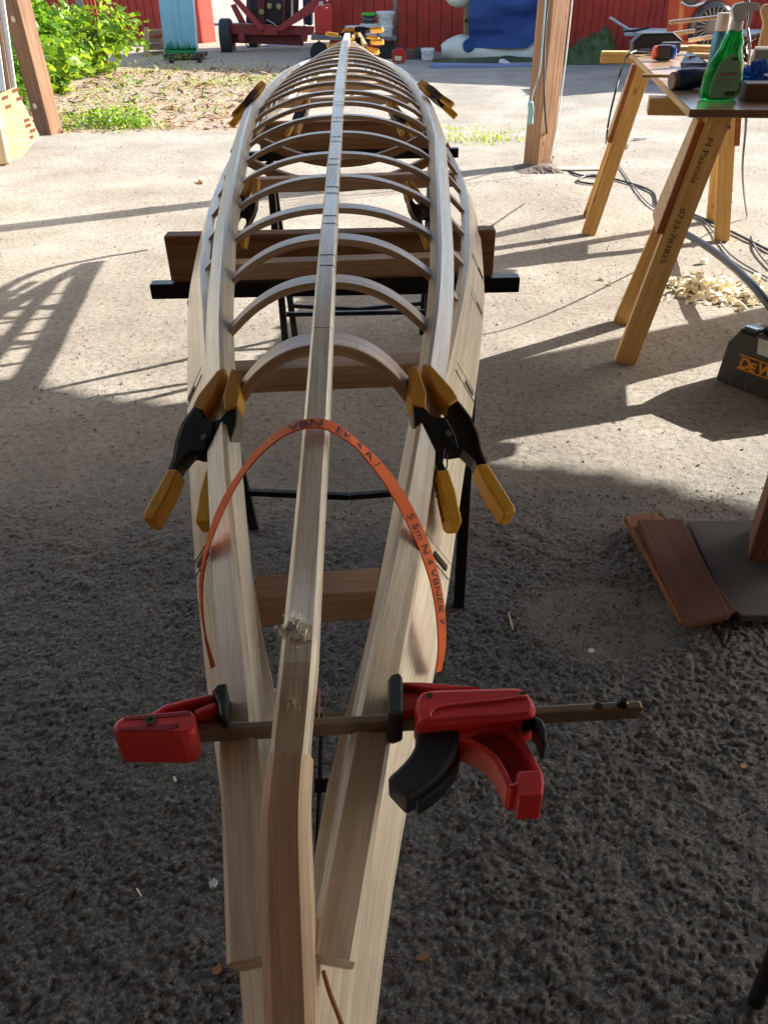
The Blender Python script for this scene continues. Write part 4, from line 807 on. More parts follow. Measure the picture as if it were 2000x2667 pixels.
tubeY([(1775, 4, YM-.15), (1800, 14, YM-.2), (1830, 6, YM-.15), (1842, -14, YM-.15)], .02, plain('bright_pipe', (200, 196, 188), .25, .8), 'intake_pipe', t)
slab([(1884, 44), (1902, 42), (1904, 76), (1882, 78)], YM-.1, .15, plain('muffler_brown', (96, 72, 58), .5, .4), 'muffler', t, .02)
slab([(1766, 104), (1934, 106), (1934, 124), (1766, 120)], YM-.1, .7, OR_, 'base_frame', t, .01)
for x in (1772, 1915): slab([(x, 118), (x+14, 118), (x+14, 260), (x, 260)], YM, .08, OR_, 'leg', t, .01)

ZT = 1.012; ZT1 = ZT+.0005
# ------------------------------------------------------------------ workbench: plywood top on two sawhorses
SA_ = math.radians(-14)
def sawhorse(loc, label):
    t = thing('sawhorse', label, 'sawhorse', loc, 'yellow pine sawhorses under the bench top')
    ux = V(math.cos(SA_), math.sin(SA_), 0); uy = V(-math.sin(SA_), math.cos(SA_), 0); o = Vector(loc); ST = STUD()
    P = lambda x, y, z: o+ux*x+uy*y+V(0, 0, z)
    mb = MB(); mb.beam(P(-.06, 0, .957), P(1.02, 0, .957), .09, .058); obj('top_rail', mb, ST, t, bevel=.004)
    for lx, tx in ((0., .20), (.80, .66)):
        for s_ in (-1, 1):
            mb = MB(); mb.beam(P(lx, s_*.235, 0), P(tx, s_*.055, .945), .088, .042, up=uy*-s_+V(0, 0, .2)); lg = obj('leg', mb, ST, t, bevel=.003)
            if lx == 0. and s_ == -1: leg0 = lg
        out = -1 if lx == 0 else 1
        xa = lx+(tx-lx)*.555; xb = lx+(tx-lx)*.97; gx = out*.052; za_, zb_ = .52, .915
        g = lambda f: .235-(.18)*f+.016
        mb = MB(); mb.prism([P(xa+gx, -g(.555), za_), P(xa+gx, g(.555), za_), P(xb+gx, g(.97), zb_), P(xb+gx, -g(.97), zb_)], ux*(out*.018)+V(0, 0, .003)); obj('gusset', mb, wood('gusset_plywood', (216, 180, 128), (190, 150, 98), (204, 166, 114), rough=.5, grain=.6), t)
        mb = MB(); mb.beam(P(xa+gx, -g(.555)-.003, za_+.003), P(xb+gx, -g(.97)-.003, zb_-.003), .03, .012, up=uy); obj('gusset_strip', mb, wood('orange_ply_edge', (172, 98, 42), (136, 68, 26), rough=.6), t)
    mb = MB(); mb.lathe(P(.235, -.088, .90), -uy+V(0, 0, -.1), [(.008, 0), (.008, .003), (.004, .004)], 8); obj('bolt', mb, plain('pin_steel', (150, 150, 148)), t)
    return t, P, uy, ux
F1 = GZ(1620, 890); F1 = V(F1.x+.0, F1.y, 0)
s1, P1, uy, ux = sawhorse((1.10, 3.28, 0), 'near sawhorse with a handwritten name and number down its front leg')
s2 = copy_tree(s1); s2.location = V(1.10+.285, 3.28+1.93, 0); s2['label'] = 'far sawhorse under the sunlit end of the bench top, cable hanging over it'
# handwriting on the leg
fl_ = P1(0, -.235, 0)-uy*.0215; ft = P1(.20, -.055, .945)-uy*.0215; ld = (fl_-ft).normalized(); ls = (ux-ld*ux.dot(ld)).normalized(); ln_ = ls.cross(ld).normalized()
if ln_.y > 0: ln_ = -ln_
def legw(x, y): return ft+ld*(.085+x)+ls*(-.014+y*1.0)*1.0+ln_*.0018
hw = [o for o in s1.children if o.name.startswith('leg')][0]
obj('handwriting', text_mb('M Paavola', lambda x, y: legw(x*1.3, y), .031), plain('marker_black', (62, 40, 26), .7), hw)
obj('handwriting', text_mb('0733-783825', lambda x, y: legw(x*1.3+.255, y), .031), plain('marker_black', (62, 40, 26)), hw)
# top
TO = GZ(1800, 283, ZT); TF = GZ(1637, 128, ZT); ty_ = (TF-TO); TLEN = ty_.length; ty_.normalize(); tx_ = V(ty_.y, -ty_.x, 0); TO.z = 0
T = lambda x, y, z=ZT: TO+tx_*x+ty_*y+V(0, 0, z)
def plytop():
    m, nt, b, N, L = nodes('film_faced_ply'); tc = N.new('ShaderNodeTexCoord'); n = noise(N, L, tc.outputs['Object'], 5, 6, .65); r = ramp(N, [(.3, lin((150, 118, 92))), (.55, lin((178, 146, 118))), (.75, lin((204, 176, 150)))]); L.new(n.outputs[0], r.inputs[0]); L.new(r.outputs[0], b.inputs['Base Color']); b.inputs['Roughness'].default_value = .24; return m
bt = thing('workbench_board', 'brown film faced plywood board with pale ply edges laid on the sawhorses', 'board', T(0, 0, ZT-.025))
mb = MB(); mb.prism([T(0, 0, ZT-.025), T(.86, 0, ZT-.025), T(.86, TLEN, ZT-.025), T(0, TLEN, ZT-.025)], V(0, 0, .0245)); obj('panel', mb, plytop(), bt, bevel=.001)
mb = MB(); mb.prism([T(-.002, 0, ZT-.024), T(-.002, TLEN, ZT-.024), T(-.002, TLEN, ZT-.002), T(-.002, 0, ZT-.002)], -tx_*.0015); obj('ply_edge', mb, wood('ply_edge_pale', (214, 180, 130), (170, 126, 80), grain=.5), bt)
for k in range(5):
    mb = MB(); mb.prism([T(0, -.002, ZT-.023+k*.0045), T(.86, -.002, ZT-.023+k*.0045), T(.86, -.002, ZT-.021+k*.0045), T(0, -.002, ZT-.021+k*.0045)], -ty_*.001); obj('ply_edge', mb, wood('ply_edge_dark', (120, 74, 46), (84, 46, 28), grain=.5), bt)

# spray bottle
GRN = None
def glassy(name, col, rough=.08, tr=.75):
    if name in MATS: return MATS[name]
    m, nt, b, N, L = nodes(name); b.inputs['Base Color'].default_value = lin(col); b.inputs['Roughness'].default_value = rough; b.inputs['Transmission Weight'].default_value = tr; b.inputs['IOR'].default_value = 1.25
    tc = N.new('ShaderNodeTexCoord'); n = noise(N, L, tc.outputs['Object'], 40, 3); bp = N.new('ShaderNodeBump'); bp.inputs['Strength'].default_value = .15; bp.inputs['Distance'].default_value = .003; L.new(n.outputs[0], bp.inputs['Height']); L.new(bp.outputs[0], b.inputs['Normal']); MATS[name] = m; return m
def ellip(base, prof, n=28, ax=V(0, 0, 1)):
    """prof (z, halfwidth x, halfdepth y, xoff)"""
    vs = []; fs = []
    for z, a_, b_, xo in prof:
        for k in range(n):
            t_ = 2*math.pi*k/n; c_, s_ = math.cos(t_), math.sin(t_); e_ = .8
            vs.append(base+V(xo+a_*math.copysign(abs(c_)**e_, c_), b_*math.copysign(abs(s_)**e_, s_), z))
    for i in range(len(prof)-1):
        for k in range(n): fs.append((i*n+k, i*n+(k+1) % n, (i+1)*n+(k+1) % n, (i+1)*n+k))
    fs.append(tuple(range(n-1, -1, -1))); fs.append(tuple((len(prof)-1)*n+k for k in range(n))); mb = MB(); return mb.add(vs, fs)
pb = GZ(1878, 262, ZT1); pb.y += .035
t = thing('spray_bottle', 'bright green spray bottle with a white trigger head on the bench corner', 'spray bottle', pb)
BS = .72
prof = [(0, .052, .03, 0), (.006, .060, .034, 0), (.03, .064, .036, 0), (.10, .066, .036, .002), (.155, .058, .034, .004), (.19, .044, .032, .007), (.215, .037, .03, .009), (.24, .036, .028, .011), (.27, .024, .022, .012), (.292, .0185, .0185, .012)]
prof = [(z_*BS, a_, b_, c_) for z_, a_, b_, c_ in prof]
body_ = obj('bottle_body', ellip(pb, prof), glassy('green_liquid', (34, 190, 84), .12, .55), t, smooth=True)
lab = MB(); lo = [( -.044, .014), (.043, .014), (.047, .06), (.046, .11), (.032, .165), (.012, .196), (-.006, .19), (-.028, .16), (-.042, .11), (-.048, .06)]
lab.prism([pb+V(x, -.0385, z*BS) for x, z in lo], V(0, .004, 0)); lb = obj('back_label', lab, plain('label_green', (118, 160, 122), .5, var=.03), t)
bar_ = MB()
for i in range(14):
    x = .004+i*.0026; w_ = .0007+.0009*((i*5) % 3)/2; bar_.prism([pb+V(x, -.0392, .016), pb+V(x+w_, -.0392, .016), pb+V(x+w_, -.0392, .030), pb+V(x, -.0392, .030)], V(0, .0004, 0))
obj('barcode', bar_, plain('ink_dark', (20, 34, 24), .6), lb)
for nm, z, x0_, x1_, h_, c in (('label_band', .108, -.026, .036, .005, (150, 66, 40)), ('label_logo', .168, .004, .026, .008, (60, 50, 30)), ('label_text', .118, -.02, .034, .0012, (40, 80, 50)), ('label_text', .09, .0, .012, .0014, (30, 60, 40)), ('label_text', .074, -.03, .03, .001, (50, 90, 60)), ('label_text', .066, -.03, .018, .001, (50, 90, 60)), ('label_text', .058, -.03, .026, .001, (50, 90, 60))):
    z *= BS; q = MB(); q.prism([pb+V(x0_, -.0392, z), pb+V(x1_, -.0392, z), pb+V(x1_, -.0392, z+h_), pb+V(x0_, -.0392, z+h_)], V(0, .0004, 0)); obj(nm, q, plain('print_%d_%d' % (c[0], c[1]), c, .6), lb)
q = MB(); q.sweep([pb+V(-.02+.009*math.cos(a_), -.0393, (.088+.009*math.sin(a_))*BS) for a_ in [2*math.pi*i/20 for i in range(21)]], [(-.0005, -.0005), (.0005, -.0005), (.0005, .0005), (-.0005, .0005)], V(0, -1, 0)); obj('label_ring', q, plain('ink_dark', (20, 34, 24)), lb)
FR = plain('frosted_white', (206, 208, 206), .35, var=.03); sh = pb+V(.012, 0, .292*BS)
nk = obj('collar', MB().lathe(sh, V(0, 0, 1), [(.0195, -.012), (.021, -.008), (.021, .016), (.017, .02)], 22), FR, t, smooth='auto')
hp = [(-.03, .052), (-.022, .034), (-.016, .02), (.018, .02), (.019, .036), (.03, .046), (.055, .047), (.062, .058), (.056, .068), (.01, .072), (-.022, .066)]
obj('spray_head', MB().prism([sh+V(x, -.012, z) for x, z in hp], V(0, .024, 0)), FR, t, bevel=.003)
obj('trigger', MB().prism([sh+V(x, -.005, z) for x, z in ((.030, .048), (.042, .048), (.044, .02), (.040, -.004), (.033, -.002), (.035, .02))], V(0, .01, 0)), FR, t, bevel=.002)
obj('dip_tube', MB().tube([sh, sh+V(-.01, .004, -.1), sh+V(-.03, .006, -.19)], .002, 6), FR, t)
# cloth, tape, glove, box, foam can
pc_ = GZ(1861, 168, ZT1)
t = thing('spray_can', 'blue aerosol can with a clear white cap behind the green bottle', 'spray can', pc_)
obj('can_body', MB().lathe(pc_, V(0, 0, 1), [(.030, 0), (.033, .004), (.033, .125), (.026, .14)], 24), plain('can_blue', (60, 122, 150), .35, .3, var=.2, scale=30), t, smooth='auto')
obj('cap', MB().lathe(pc_, V(0, 0, 1), [(.031, .135), (.032, .14), (.031, .20), (.029, .203)], 24), plain('clear_cap', (196, 184, 176), .3), t, smooth='auto')
pt_ = GZ(1968, 200, ZT1); t = thing('tape_roll', 'roll of grey tape on its side right of the green bottle', 'tape roll', pt_)
ax = V(.95, -.3, 0).normalized(); o_ = obj('roll', MB().lathe(pt_+V(-.03, 0, .055), ax, [(.03, 0), (.055, 0), (.055, .075), (.03, .075), (.03, .0)], 32), plain('tape_grey', (150, 142, 134), .5), t, smooth='auto')
obj('core', MB().lathe(pt_+V(-.03, 0, .055), ax, [(.028, .001), (.0305, .001), (.0305, .074), (.028, .074), (.028, .001)], 32), plain('cardboard', (158, 116, 78), .8), t, smooth='auto')
def crumple(name, label, cat, c, sx_, sy_, sz_, seed, mat, n=20):
    r = np.random.RandomState(seed); vs = []; fs = []
    for i in range(n+1):
        for j in range(n):
            th = math.pi*i/n*.5; ph = 2*math.pi*j/n; rr = 1+.55*(vnoise(np.array([[j*.9+seed]]), np.array([[i*1.1]]), 1.3, seed)[0, 0]-.5)+.35*(r.rand()-.5)*(.4)
            vs.append(c+V(sx_*rr*math.sin(th+.05)*math.cos(ph), sy_*rr*math.sin(th+.05)*math.sin(ph), max(.001, sz_*rr*math.cos(th))))
    for i in range(n):
        for j in range(n): fs.append((i*n+j, i*n+(j+1) % n, (i+1)*n+(j+1) % n, (i+1)*n+j))
    mb = MB(); mb.add(vs, fs); return tag(obj(name, mb, mat), label, cat)
crumple('plastic_bag', 'crumpled blue plastic bag tucked between the green bottle and the wooden box', 'bag', GZ(1960, 234, ZT1), .065, .05, .085, 9, plain('blue_film', (24, 84, 190), .2, var=.3, scale=40))
BXm = wood('dark_box_wood', (122, 86, 58), (92, 62, 40), rough=.6)
mb = MB(); a = GZ(1938, 262, ZT1); mb.prism([a, a+tx_*.4, a+tx_*.4+V(0, 0, .052), a+V(0, 0, .052)], ty_*.09); tag(obj('wooden_box', mb, BXm, bevel=.002), 'brown wooden block at the right end of the bench front', 'block')
mb = MB(); a = GZ(1838, 236, ZT1); mb.prism([a, a+tx_*.02, a+tx_*.02+V(0, 0, .05), a+V(0, 0, .05)], ty_*.11); tag(obj('wood_offcut', mb, PINE(), bevel=.001), 'small upright pale offcut just left of the green bottle', 'offcut')
# cordless drill lying: dark body
t = thing('heat_gun', 'black and blue power tool lying left of the green bottle', 'power tool', GZ(1800, 225, ZT1))
DK = plain('tool_black', (30, 30, 36), .45, var=.1); NB = plain('tool_navy', (38, 52, 96), .4, var=.1)
a = GZ(1762, 208, ZT+0.030); b = GZ(1852, 196, ZT+0.040)
obj('barrel', MB().lathe(a, (b-a), [(.028, -.004), (.034, .004), (.036, .02), (.036, .06), (.030, .10), (.026, .14), (.030, .19), (.028, .21)], 24), NB, t, smooth='auto')
obj('nose', MB().lathe(a, (a-b), [(.030, -.002), (.030, .018), (.026, .022), (.018, .022)], 24), plain('nose_brown', (112, 84, 74), .5), t, smooth='auto')
obj('handle', MB().prism([GZ(1764, 212, ZT+0.020)+V(0, 0, .02), GZ(1850, 200, ZT+0.020)+V(0, 0, .02), GZ(1842, 226, ZT1), GZ(1768, 228, ZT1)], V(.01, .05, .0)), DK, t, bevel=.006)
t = thing('jigsaw', 'black tool lying in front of the wooden offcuts with a grey clamp head', 'power tool', GZ(1790, 170, ZT1))
obj('tool_body', MB().prism([GZ(1772, 180, ZT1), GZ(1790, 150, ZT+0.030), GZ(1812, 152, ZT+0.030), GZ(1848, 176, ZT+0.015), GZ(1846, 186, ZT1)], V(.01, .06, .02)), DK, t, bevel=.008); obj('tool_head', MB().box(GZ(1800, 152, ZT+0.030), (.04, .03, .03)), plain('pin_steel', (150, 150, 148)), t, bevel=.004)
t = thing('tape_measure', 'small orange and blue tape measure on the sunlit bench', 'tape measure', GZ(1725, 160, ZT1))
p = GZ(1728, 158, ZT1); obj('case', MB().box(p+V(0, .02, .034), (.075, .04, .066)), plain('case_slate', (58, 58, 70), .4), t, bevel=.01); obj('side_cap', MB().lathe(p+V(-.04, .02, .034), V(-1, 0, 0), [(.030, -.004), (.030, .008), (.02, .014)], 20), plain('cap_orange', (220, 84, 30), .4), t, smooth='auto'); obj('side_cap', MB().lathe(p+V(.04, .02, .034), V(1, 0, 0), [(.030, -.004), (.030, .01), (.02, .016)], 20), plain('cap_blue', (40, 90, 190), .4), t, smooth='auto')
# far bench items
t = thing('cordless_tool', 'dark power tool with a cable at the far corner of the bench', 'power tool', GZ(1690, 135, ZT1))
p = GZ(1698, 136, ZT1); obj('body', MB().prism([p+V(-.1, 0, 0), p+V(.13, 0, 0), p+V(.16, 0, .05), p+V(.10, 0, .09), p+V(-.06, 0, .09), p+V(-.11, 0, .05)], V(0, .08, 0)), DK, t, bevel=.01)
obj('tool_head', MB().box(p+V(.06, -.1, .03), (.09, .06, .05)), plain('tool_grey', (92, 92, 98), .4, .3), t, bevel=.008)
def bars(name, label, cat, q0, q1, w_, h_, mat, **k):
    mb = MB(); mb.beam(q0, q1, w_, h_); return tag(obj(name, mb, mat, bevel=.001), label, cat)
SIL = plain('bright_steel', (196, 188, 176), .25, .8)
bars('steel_rule', 'long thin steel rule across the far bench items', 'rule', GZ(1655, 132, ZT+0.020), GZ(1790, 140, ZT+0.020), .02, .002, SIL)
bars('dowel', 'thin pale stick poking out left over the bench edge', 'stick', GZ(1672, 196, ZT+0.015), GZ(1760, 197, ZT+0.015), .012, .012, PINE())
bars('pine_offcut', 'thick pale pine offcut lying across the bench behind the tape measure', 'offcut', GZ(1795, 128, ZT+0.020), GZ(1940, 132, ZT+0.020), .09, .04, STUD())
bars('pine_offcut', 'thin bright board lying on the far end of the bench', 'offcut', GZ(1650, 122, ZT+0.008), GZ(1900, 122, ZT+0.008), .14, .015, PINE())
bars('pine_offcut', 'narrow pale board with its end by the green bottle neck', 'offcut', GZ(1800, 142, ZT+0.010), GZ(1925, 146, ZT+0.010), .06, .018, PINE())
t = thing('bench_vice', 'small metal hold down clamp standing on the far bench offcuts', 'clamp', GZ(1790, 120, ZT+0.010)); p = GZ(1790, 124, ZT+0.010)
for a_, b_ in (((-.12, .0, .12), (.14, 0, .14)), ((.02, 0, .0), (.02, 0, .12)), ((-.16, 0, .06), (.02, 0, .08)), ((.1, 0, .02), (.1, 0, .09)), ((.0, 0, .035), (.12, 0, .05))): obj('arm', MB().beam(p+V(*a_), p+V(*b_), .025, .018), SIL, t, bevel=.002)
# cables on the bench, pale carved board
def cable(name, label, pts, r, mat, n=40, cat='cable'):
    mb = MB(); mb.tube(smooth_path(pts, n), r, 7); return tag(obj(name, mb, mat, smooth=True), label, cat)
CB = plain('cable_black', (28, 28, 30), .45)
pcz = GZ(1975, 165, ZT1)
cable('coiled_cable', 'coiled black cable at the right end of the bench top', [pcz+V(.085*math.cos(a_)*(1+.15*math.sin(a_*.37)), .02*math.sin(a_*1.7), .06+.055*math.sin(a_)) for a_ in [i*.5 for i in range(40)]], .008, plain('cable_brown', (44, 26, 22), .35), 160)
slab([(1955, 150), (1975, 128), (1990, 60), (1985, 40), (1982, 24), (1990, 12), (2012, 6), (2040, 20), (2040, 150)], 3.95, .02, PINE(), 'carved_board', bev=.003); tag(bpy.data.objects['carved_board'], 'curved pale wooden board standing at the right edge of the bench', 'board')
cable('black_power_cable', 'black cable hanging from the bench over the far sawhorse to the ground', [GZ(1700, 128, ZT+0.030), GZ(1660, 130, ZT+0.020), GZ(1632, 146, ZT+0.000), GY(1618, 180, 4.95), GY(1602, 240, 4.9), GY(1588, 300, 4.9), GY(1580, 350, 4.9), GZ(1578, 372, .35)], .006, CB)
cable('hanging_cable', 'pale grey cable hanging beside the right bench legs to the ground', [GY(1950, -20, 3.8), GY(1946, 60, 3.75), GY(1953, 120, 3.7), GY(1946, 200, 3.8), GY(1942, 330, 3.9), GY(1934, 450, 4.1), GZ(1945, 560, .02), GZ(1965, 640, .012), GZ(2010, 700, .012)], .0055, plain('cable_grey', (112, 110, 112), .4), 60)
cable('ground_cable', 'thin dark cable looping over the ground around the far sawhorse foot', [GY(1432, -30, 6.9), GY(1418, 100, 6.82), GY(1420, 300, 6.8), GZ(1440, 405, .01), GZ(1500, 452, .01), GZ(1590, 462, .01), GZ(1560, 478, .01), GZ(1505, 470, .01), GZ(1545, 455, .01), GZ(1640, 476, .01), GZ(1700, 500, .01), GZ(1720, 540, .01), GZ(1800, 556, .01), GZ(1900, 600, .01), GZ(2010, 655, .01)], .008, plain('cable_dark', (52, 50, 50), .5), 130)
cable('ground_cable', 'thin grey cable crossing the ground between the bench legs', [GZ(1606, 420, .01), GZ(1640, 470, .01), GZ(1690, 530, .01), GZ(1760, 562, .01), GZ(1830, 572, .01), GZ(1900, 660, .01), GZ(2010, 730, .01)], .005, plain('cable_grey', (112, 110, 112)), 60)
cable('vacuum_hose', 'thick dark hose curving over the ground towards the tool case', [GZ(1770, 600, .03), GZ(1820, 628, .09), GZ(1880, 670, .13), GZ(1940, 722, .15), GZ(1985, 770, .14), GZ(2030, 830, .1)], .020, plain('hose_dark', (36, 44, 52), .35), 40, 'hose')
cable('blue_cord', 'pale blue cord hanging down the left side of the scuffed post', [GY(1422, -20, 6.75), GY(1412, 110, 6.75), GY(1404, 190, 6.75), GY(1388, 240, 6.75), GY(1382, 275, 6.75), GY(1380, 320, 6.75)], .0055, plain('cord_blue', (146, 186, 200), .6), 40, 'cord')
cable('white_cord', 'white cord running down the right edge of the scuffed post', [GY(1492, -20, 6.75), GY(1476, 130, 6.75), GY(1462, 240, 6.75), GY(1450, 330, 6.75), GY(1432, 420, 6.75)], .006, plain('cord_white', (220, 220, 216), .5), 40, 'cord')
o_ = tubeY([(1381, 265, 6.74), (1383, 290, 6.74), (1381, 322, 6.74)], .022, plain('cord_blue_end', (140, 184, 188), .7), 'cord_tassel', bpy.data.objects['blue_cord'])
# parts on the scuffed post: worn pale face boards and a dark split
sf = plain('scuffed_face', (178, 140, 104), .7, var=.25, scale=10, dirt=(120, 84, 50))

# ------------------------------------------------------------------ tool case
p0 = GZ(1862, 990); t = thing('tool_case', 'dark grey plastic tool case with an orange name plate, cut by the right edge', 'case', p0)
CN = V(.42, -.91, 0).normalized(); CX = V(.91, .42, 0).normalized()
CX = (GZ(2000, 1045)-GZ(1862, 992)); CX.z = 0; CX.normalize(); CYv = V(-CX.y, CX.x, 0)
if CYv.y < 0: CYv = -CYv
Q = lambda x, z, y=0: p0+CX*x+CYv*y+V(0, 0, z)
CS = plain('case_charcoal', (64, 61, 58), .5, var=.06, scale=60)
ol = [(0, .01), (.01, 0), (.43, 0), (.44, .01), (.435, .16), (.40, .235), (.05, .235), (.012, .17)]
cb = obj('shell', MB().prism([Q(x, z) for x, z in ol], CYv*.12), CS, t, bevel=.008)
obj('handle_recess', MB().prism([Q(x, z, -.002) for x, z in ((.13, .225), (.31, .225), (.31, .165), (.14, .165))], CYv*.001), plain('white_gap', (196, 196, 192), .7), t)
obj('handle', MB().prism([Q(x, z, .03) for x, z in ((.12, .235), (.32, .235), (.32, .26), (.12, .26))], CYv*.05), plain('handle_black', (20, 20, 22), .4), t, bevel=.008)
for x in (.055, .335):
    lt = obj('latch', MB().prism([Q(x, .222, -.004), Q(x+.06, .222, -.004), Q(x+.06, .243, -.004), Q(x, .243, -.004)], CYv*.07), plain('latch_black', (16, 16, 18), .25), t, bevel=.003)
    obj('hinge_pin', MB().beam(Q(x+.004, .245, .02), Q(x+.056, .245, .02), .02, .008), plain('latch_shine', (150, 156, 162), .2, .6), lt)
OG = plain('plate_orange', (214, 138, 20), .45)
for z in (.138, .082): obj('plate_bar', MB().prism([Q(.075, z, -.003), Q(.365, z, -.003), Q(.365, z+.005, -.003), Q(.075, z+.005, -.003)], CYv*.004), OG, t)
obj('name_lettering', text_mb('D', lambda x, y: Q(.08+x+y*.12, .0905+y, -.0035), .062, .0022), OG, t)
obj('name_lettering', text_mb('E', lambda x, y: Q(.124+x*1.1+y*.12, .0905+y, -.0035), .048, .0022), OG, t)
obj('name_lettering', text_mb('WALT', lambda x, y: Q(.158+x+y*.12, .0905+y, -.0035), .062, .0022), OG, t)
for x in (.06, .13, .2, .27): obj('rib_line', MB().prism([Q(x, .012, -.002), Q(x+.003, .012, -.002), Q(x+.003, .045, -.002), Q(x, .045, -.002)], CYv*.003), plain('rib_light', (110, 104, 98), .5), t)

# ------------------------------------------------------------------ boards and slab by the right post
pa = GZ(1790, 1360); 
def slabg(pxs, z, th, mat, name, label, cat, bev=.004, **k):
    mb = MB(); mb.prism([GZ(x, y, z) for x, y in pxs], V(0, 0, -th)); return tag(obj(name, mb, mat, bevel=bev), label, cat, **k)
slabg([(1790, 1356), (2010, 1352), (2160, 1380), (2180, 1600), (1930, 1605), (1880, 1560)], .03, .05, plain('concrete_pad', (84, 80, 76), .85, var=.15, scale=9, dirt=(84, 78, 72)), 'concrete_slab', 'dark grey slab under the timber post at the right edge', 'slab')
RB_ = wood('red_brown_ply', (122, 78, 62), (100, 62, 48), (112, 70, 55), rough=.75, grain=.4, blotch=.6, bump=.2, spec=.3)
slabg([(1722, 1330), (1918, 1590), (1900, 1597), (1700, 1345)], .035, .02, RB_, 'plank', 'narrow brown plank lowest on the ground beside the slab', 'plank', group='brown boards stacked beside the concrete slab')
slabg([(1775, 1618), (1626, 1344), (1700, 1332), (1730, 1350), (1800, 1600)], .04, .02, wood('orange_brown_ply', (150, 96, 52), (116, 70, 34), rough=.6), 'plank', 'orange brown board peeping out left under the dark red one', 'plank', group='brown boards stacked beside the concrete slab')
slabg([(1778, 1350), (1904, 1600), (1788, 1628), (1660, 1352)], .062, .02, RB_, 'plank', 'smooth reddish brown board on top of the others beside the slab', 'plank', group='brown boards stacked beside the concrete slab')
# concrete footing of the scuffed post
heap('gravel_mound', 'low grey mound of earth round the foot of the scuffed post', 1345, 1470, 462, 440, 6.75, .4, 71, plain('footing_earth', (104, 92, 80), .9, var=.3, scale=20), 'mound')

# ------------------------------------------------------------------ left: notched board, plank, pale sheet
NW = wood('notched_pale_board', (224, 194, 146), (196, 162, 114), (212, 180, 132), rough=.6, grain=.6)
t = thing('notched_board', 'pale board with rows of brown notches leaning beside the left post', 'board', GZ(60, 410))
YN = 7.9; a = GY(-60, 250, 8.4); qs = [GY(0, 242, 8.35), GY(38, 226, 8.45), GY(102, 352, 8.1), GY(40, 430, 7.75), GY(-20, 420, 7.7)]
mb = MB(); mb.prism(qs, V(-.01, .03, 0)); nb_ = obj('board', mb, NW, t, bevel=.003)
pn0 = qs[0]; nn = (qs[1]-qs[0]).cross(qs[2]-qs[0]).normalized()
if nn.y > 0: nn = -nn
DN = wood('notch_brown', (156, 92, 52), (108, 60, 32), rough=.7)
for x, y_ in ((34, 232), (44, 254), (14, 276), (20, 297), (62, 311), (66, 325), (46, 328), (52, 341), (33, 360), (46, 372), (6, 252), (78, 338), (24, 322), (72, 356)):
    c = GP(x, y_, pn0, nn); c1 = GP(x+15, y_-5, pn0, nn); c2 = GP(x+16, y_+3, pn0, nn); c3 = GP(x+1, y_+9, pn0, nn); mb = MB(); mb.prism([c, c1, c2, c3], nn*.006); obj('notch', mb, DN, nb_)
mb = MB(); mb.beam(GZ(12, 430, .0)+V(0, 0, .01), GY(-24, 262, 7.9), .10, .035, up=V(0, -1, 0)); tag(obj('pale_plank', mb, NW, bevel=.003), 'thick pale plank leaning in front of the notched board at the left edge', 'plank')
t = thing('sheet_stack', 'tall white and brown sheets standing at the left edge behind the notched board', 'sheet', GY(0, 250, 8.9))
for q, m_ in (([(-60, -60), (2, -60), (42, 232), (-40, 250)], plain('white_sheet', (208, 206, 200), .5)), ([(-60, -60), (-18, -60), (28, 232), (-20, 246)], plain('brown_sheet', (146, 116, 90), .7)), ([(-70, -60), (-26, -60), (14, 234), (-30, 246)], plain('white_sheet', (208, 206, 200), .5))):
    slab(q, 8.9-.03*len(t.children), .02, m_, 'sheet', t)

# ------------------------------------------------------------------ plants
def leaves(name, P_, size, mat, seed, flat=.5, parent=None, asp=.75, stalk=True):
    """one small folded, pointed leaf per point"""
    r = np.random.RandomState(seed); n = len(P_); P_ = np.asarray(P_)
    d = r.randn(n, 3); d[:, 2] = d[:, 2]*.5-.15; d /= np.linalg.norm(d, axis=1)[:, None]; u = r.randn(n, 3)*.6; u[:, 2] += 1./max(flat, .05)*.5
    s = np.cross(d, u); s /= np.linalg.norm(s, axis=1)[:, None]+1e-9; nn_ = np.cross(s, d); L_ = size*(.6+.8*r.rand(n))[:, None]; W_ = L_*asp*.5
    # base, left1, right1, left2, right2, tip + mid
    vs = np.stack([P_, P_+d*L_*.3+s*W_*.85+nn_*W_*.25, P_+d*L_*.3-s*W_*.85+nn_*W_*.25, P_+d*L_*.62+s*W_*.8+nn_*W_*.15, P_+d*L_*.62-s*W_*.8+nn_*W_*.15, P_+d*L_-nn_*L_*.12, P_+d*L_*.5], 1).reshape(-1, 3)
    b_ = (np.arange(n)*7)[:, None]; F = np.concatenate([b_+np.array([[0, 6, 1]]), b_+np.array([[0, 2, 6]]), b_+np.array([[1, 6, 3]]), b_+np.array([[2, 4, 6]]), b_+np.array([[3, 6, 5]]), b_+np.array([[4, 5, 6]])], 0).astype(np.int32)
    me = bpy.data.meshes.new(name); me.vertices.add(len(vs)); loc = np.array([0, 0, 0.]) if parent is None else np.array(parent.location)
    me.vertices.foreach_set('co', (vs-loc).astype(np.float32).ravel()); me.loops.add(F.size); me.loops.foreach_set('vertex_index', F.ravel()); me.polygons.add(len(F)); me.polygons.foreach_set('loop_start', np.arange(0, F.size, 3, dtype=np.int32)); me.update(calc_edges=True)
    at = me.attributes.new('rnd', 'FLOAT', 'POINT'); at.data.foreach_set('value', np.repeat(r.rand(n), 7).astype(np.float32)); me.materials.append(mat)
    o = bpy.data.objects.new(name, me); COL.objects.link(o); o.parent = parent; return o
LM = leafmat('leaf_green', (38, 84, 18), (104, 150, 40)); LMX = leafmat('leaf_mid', (40, 84, 20), (128, 164, 50)); LY = leafmat('leaf_lime', (70, 112, 22), (150, 176, 58))
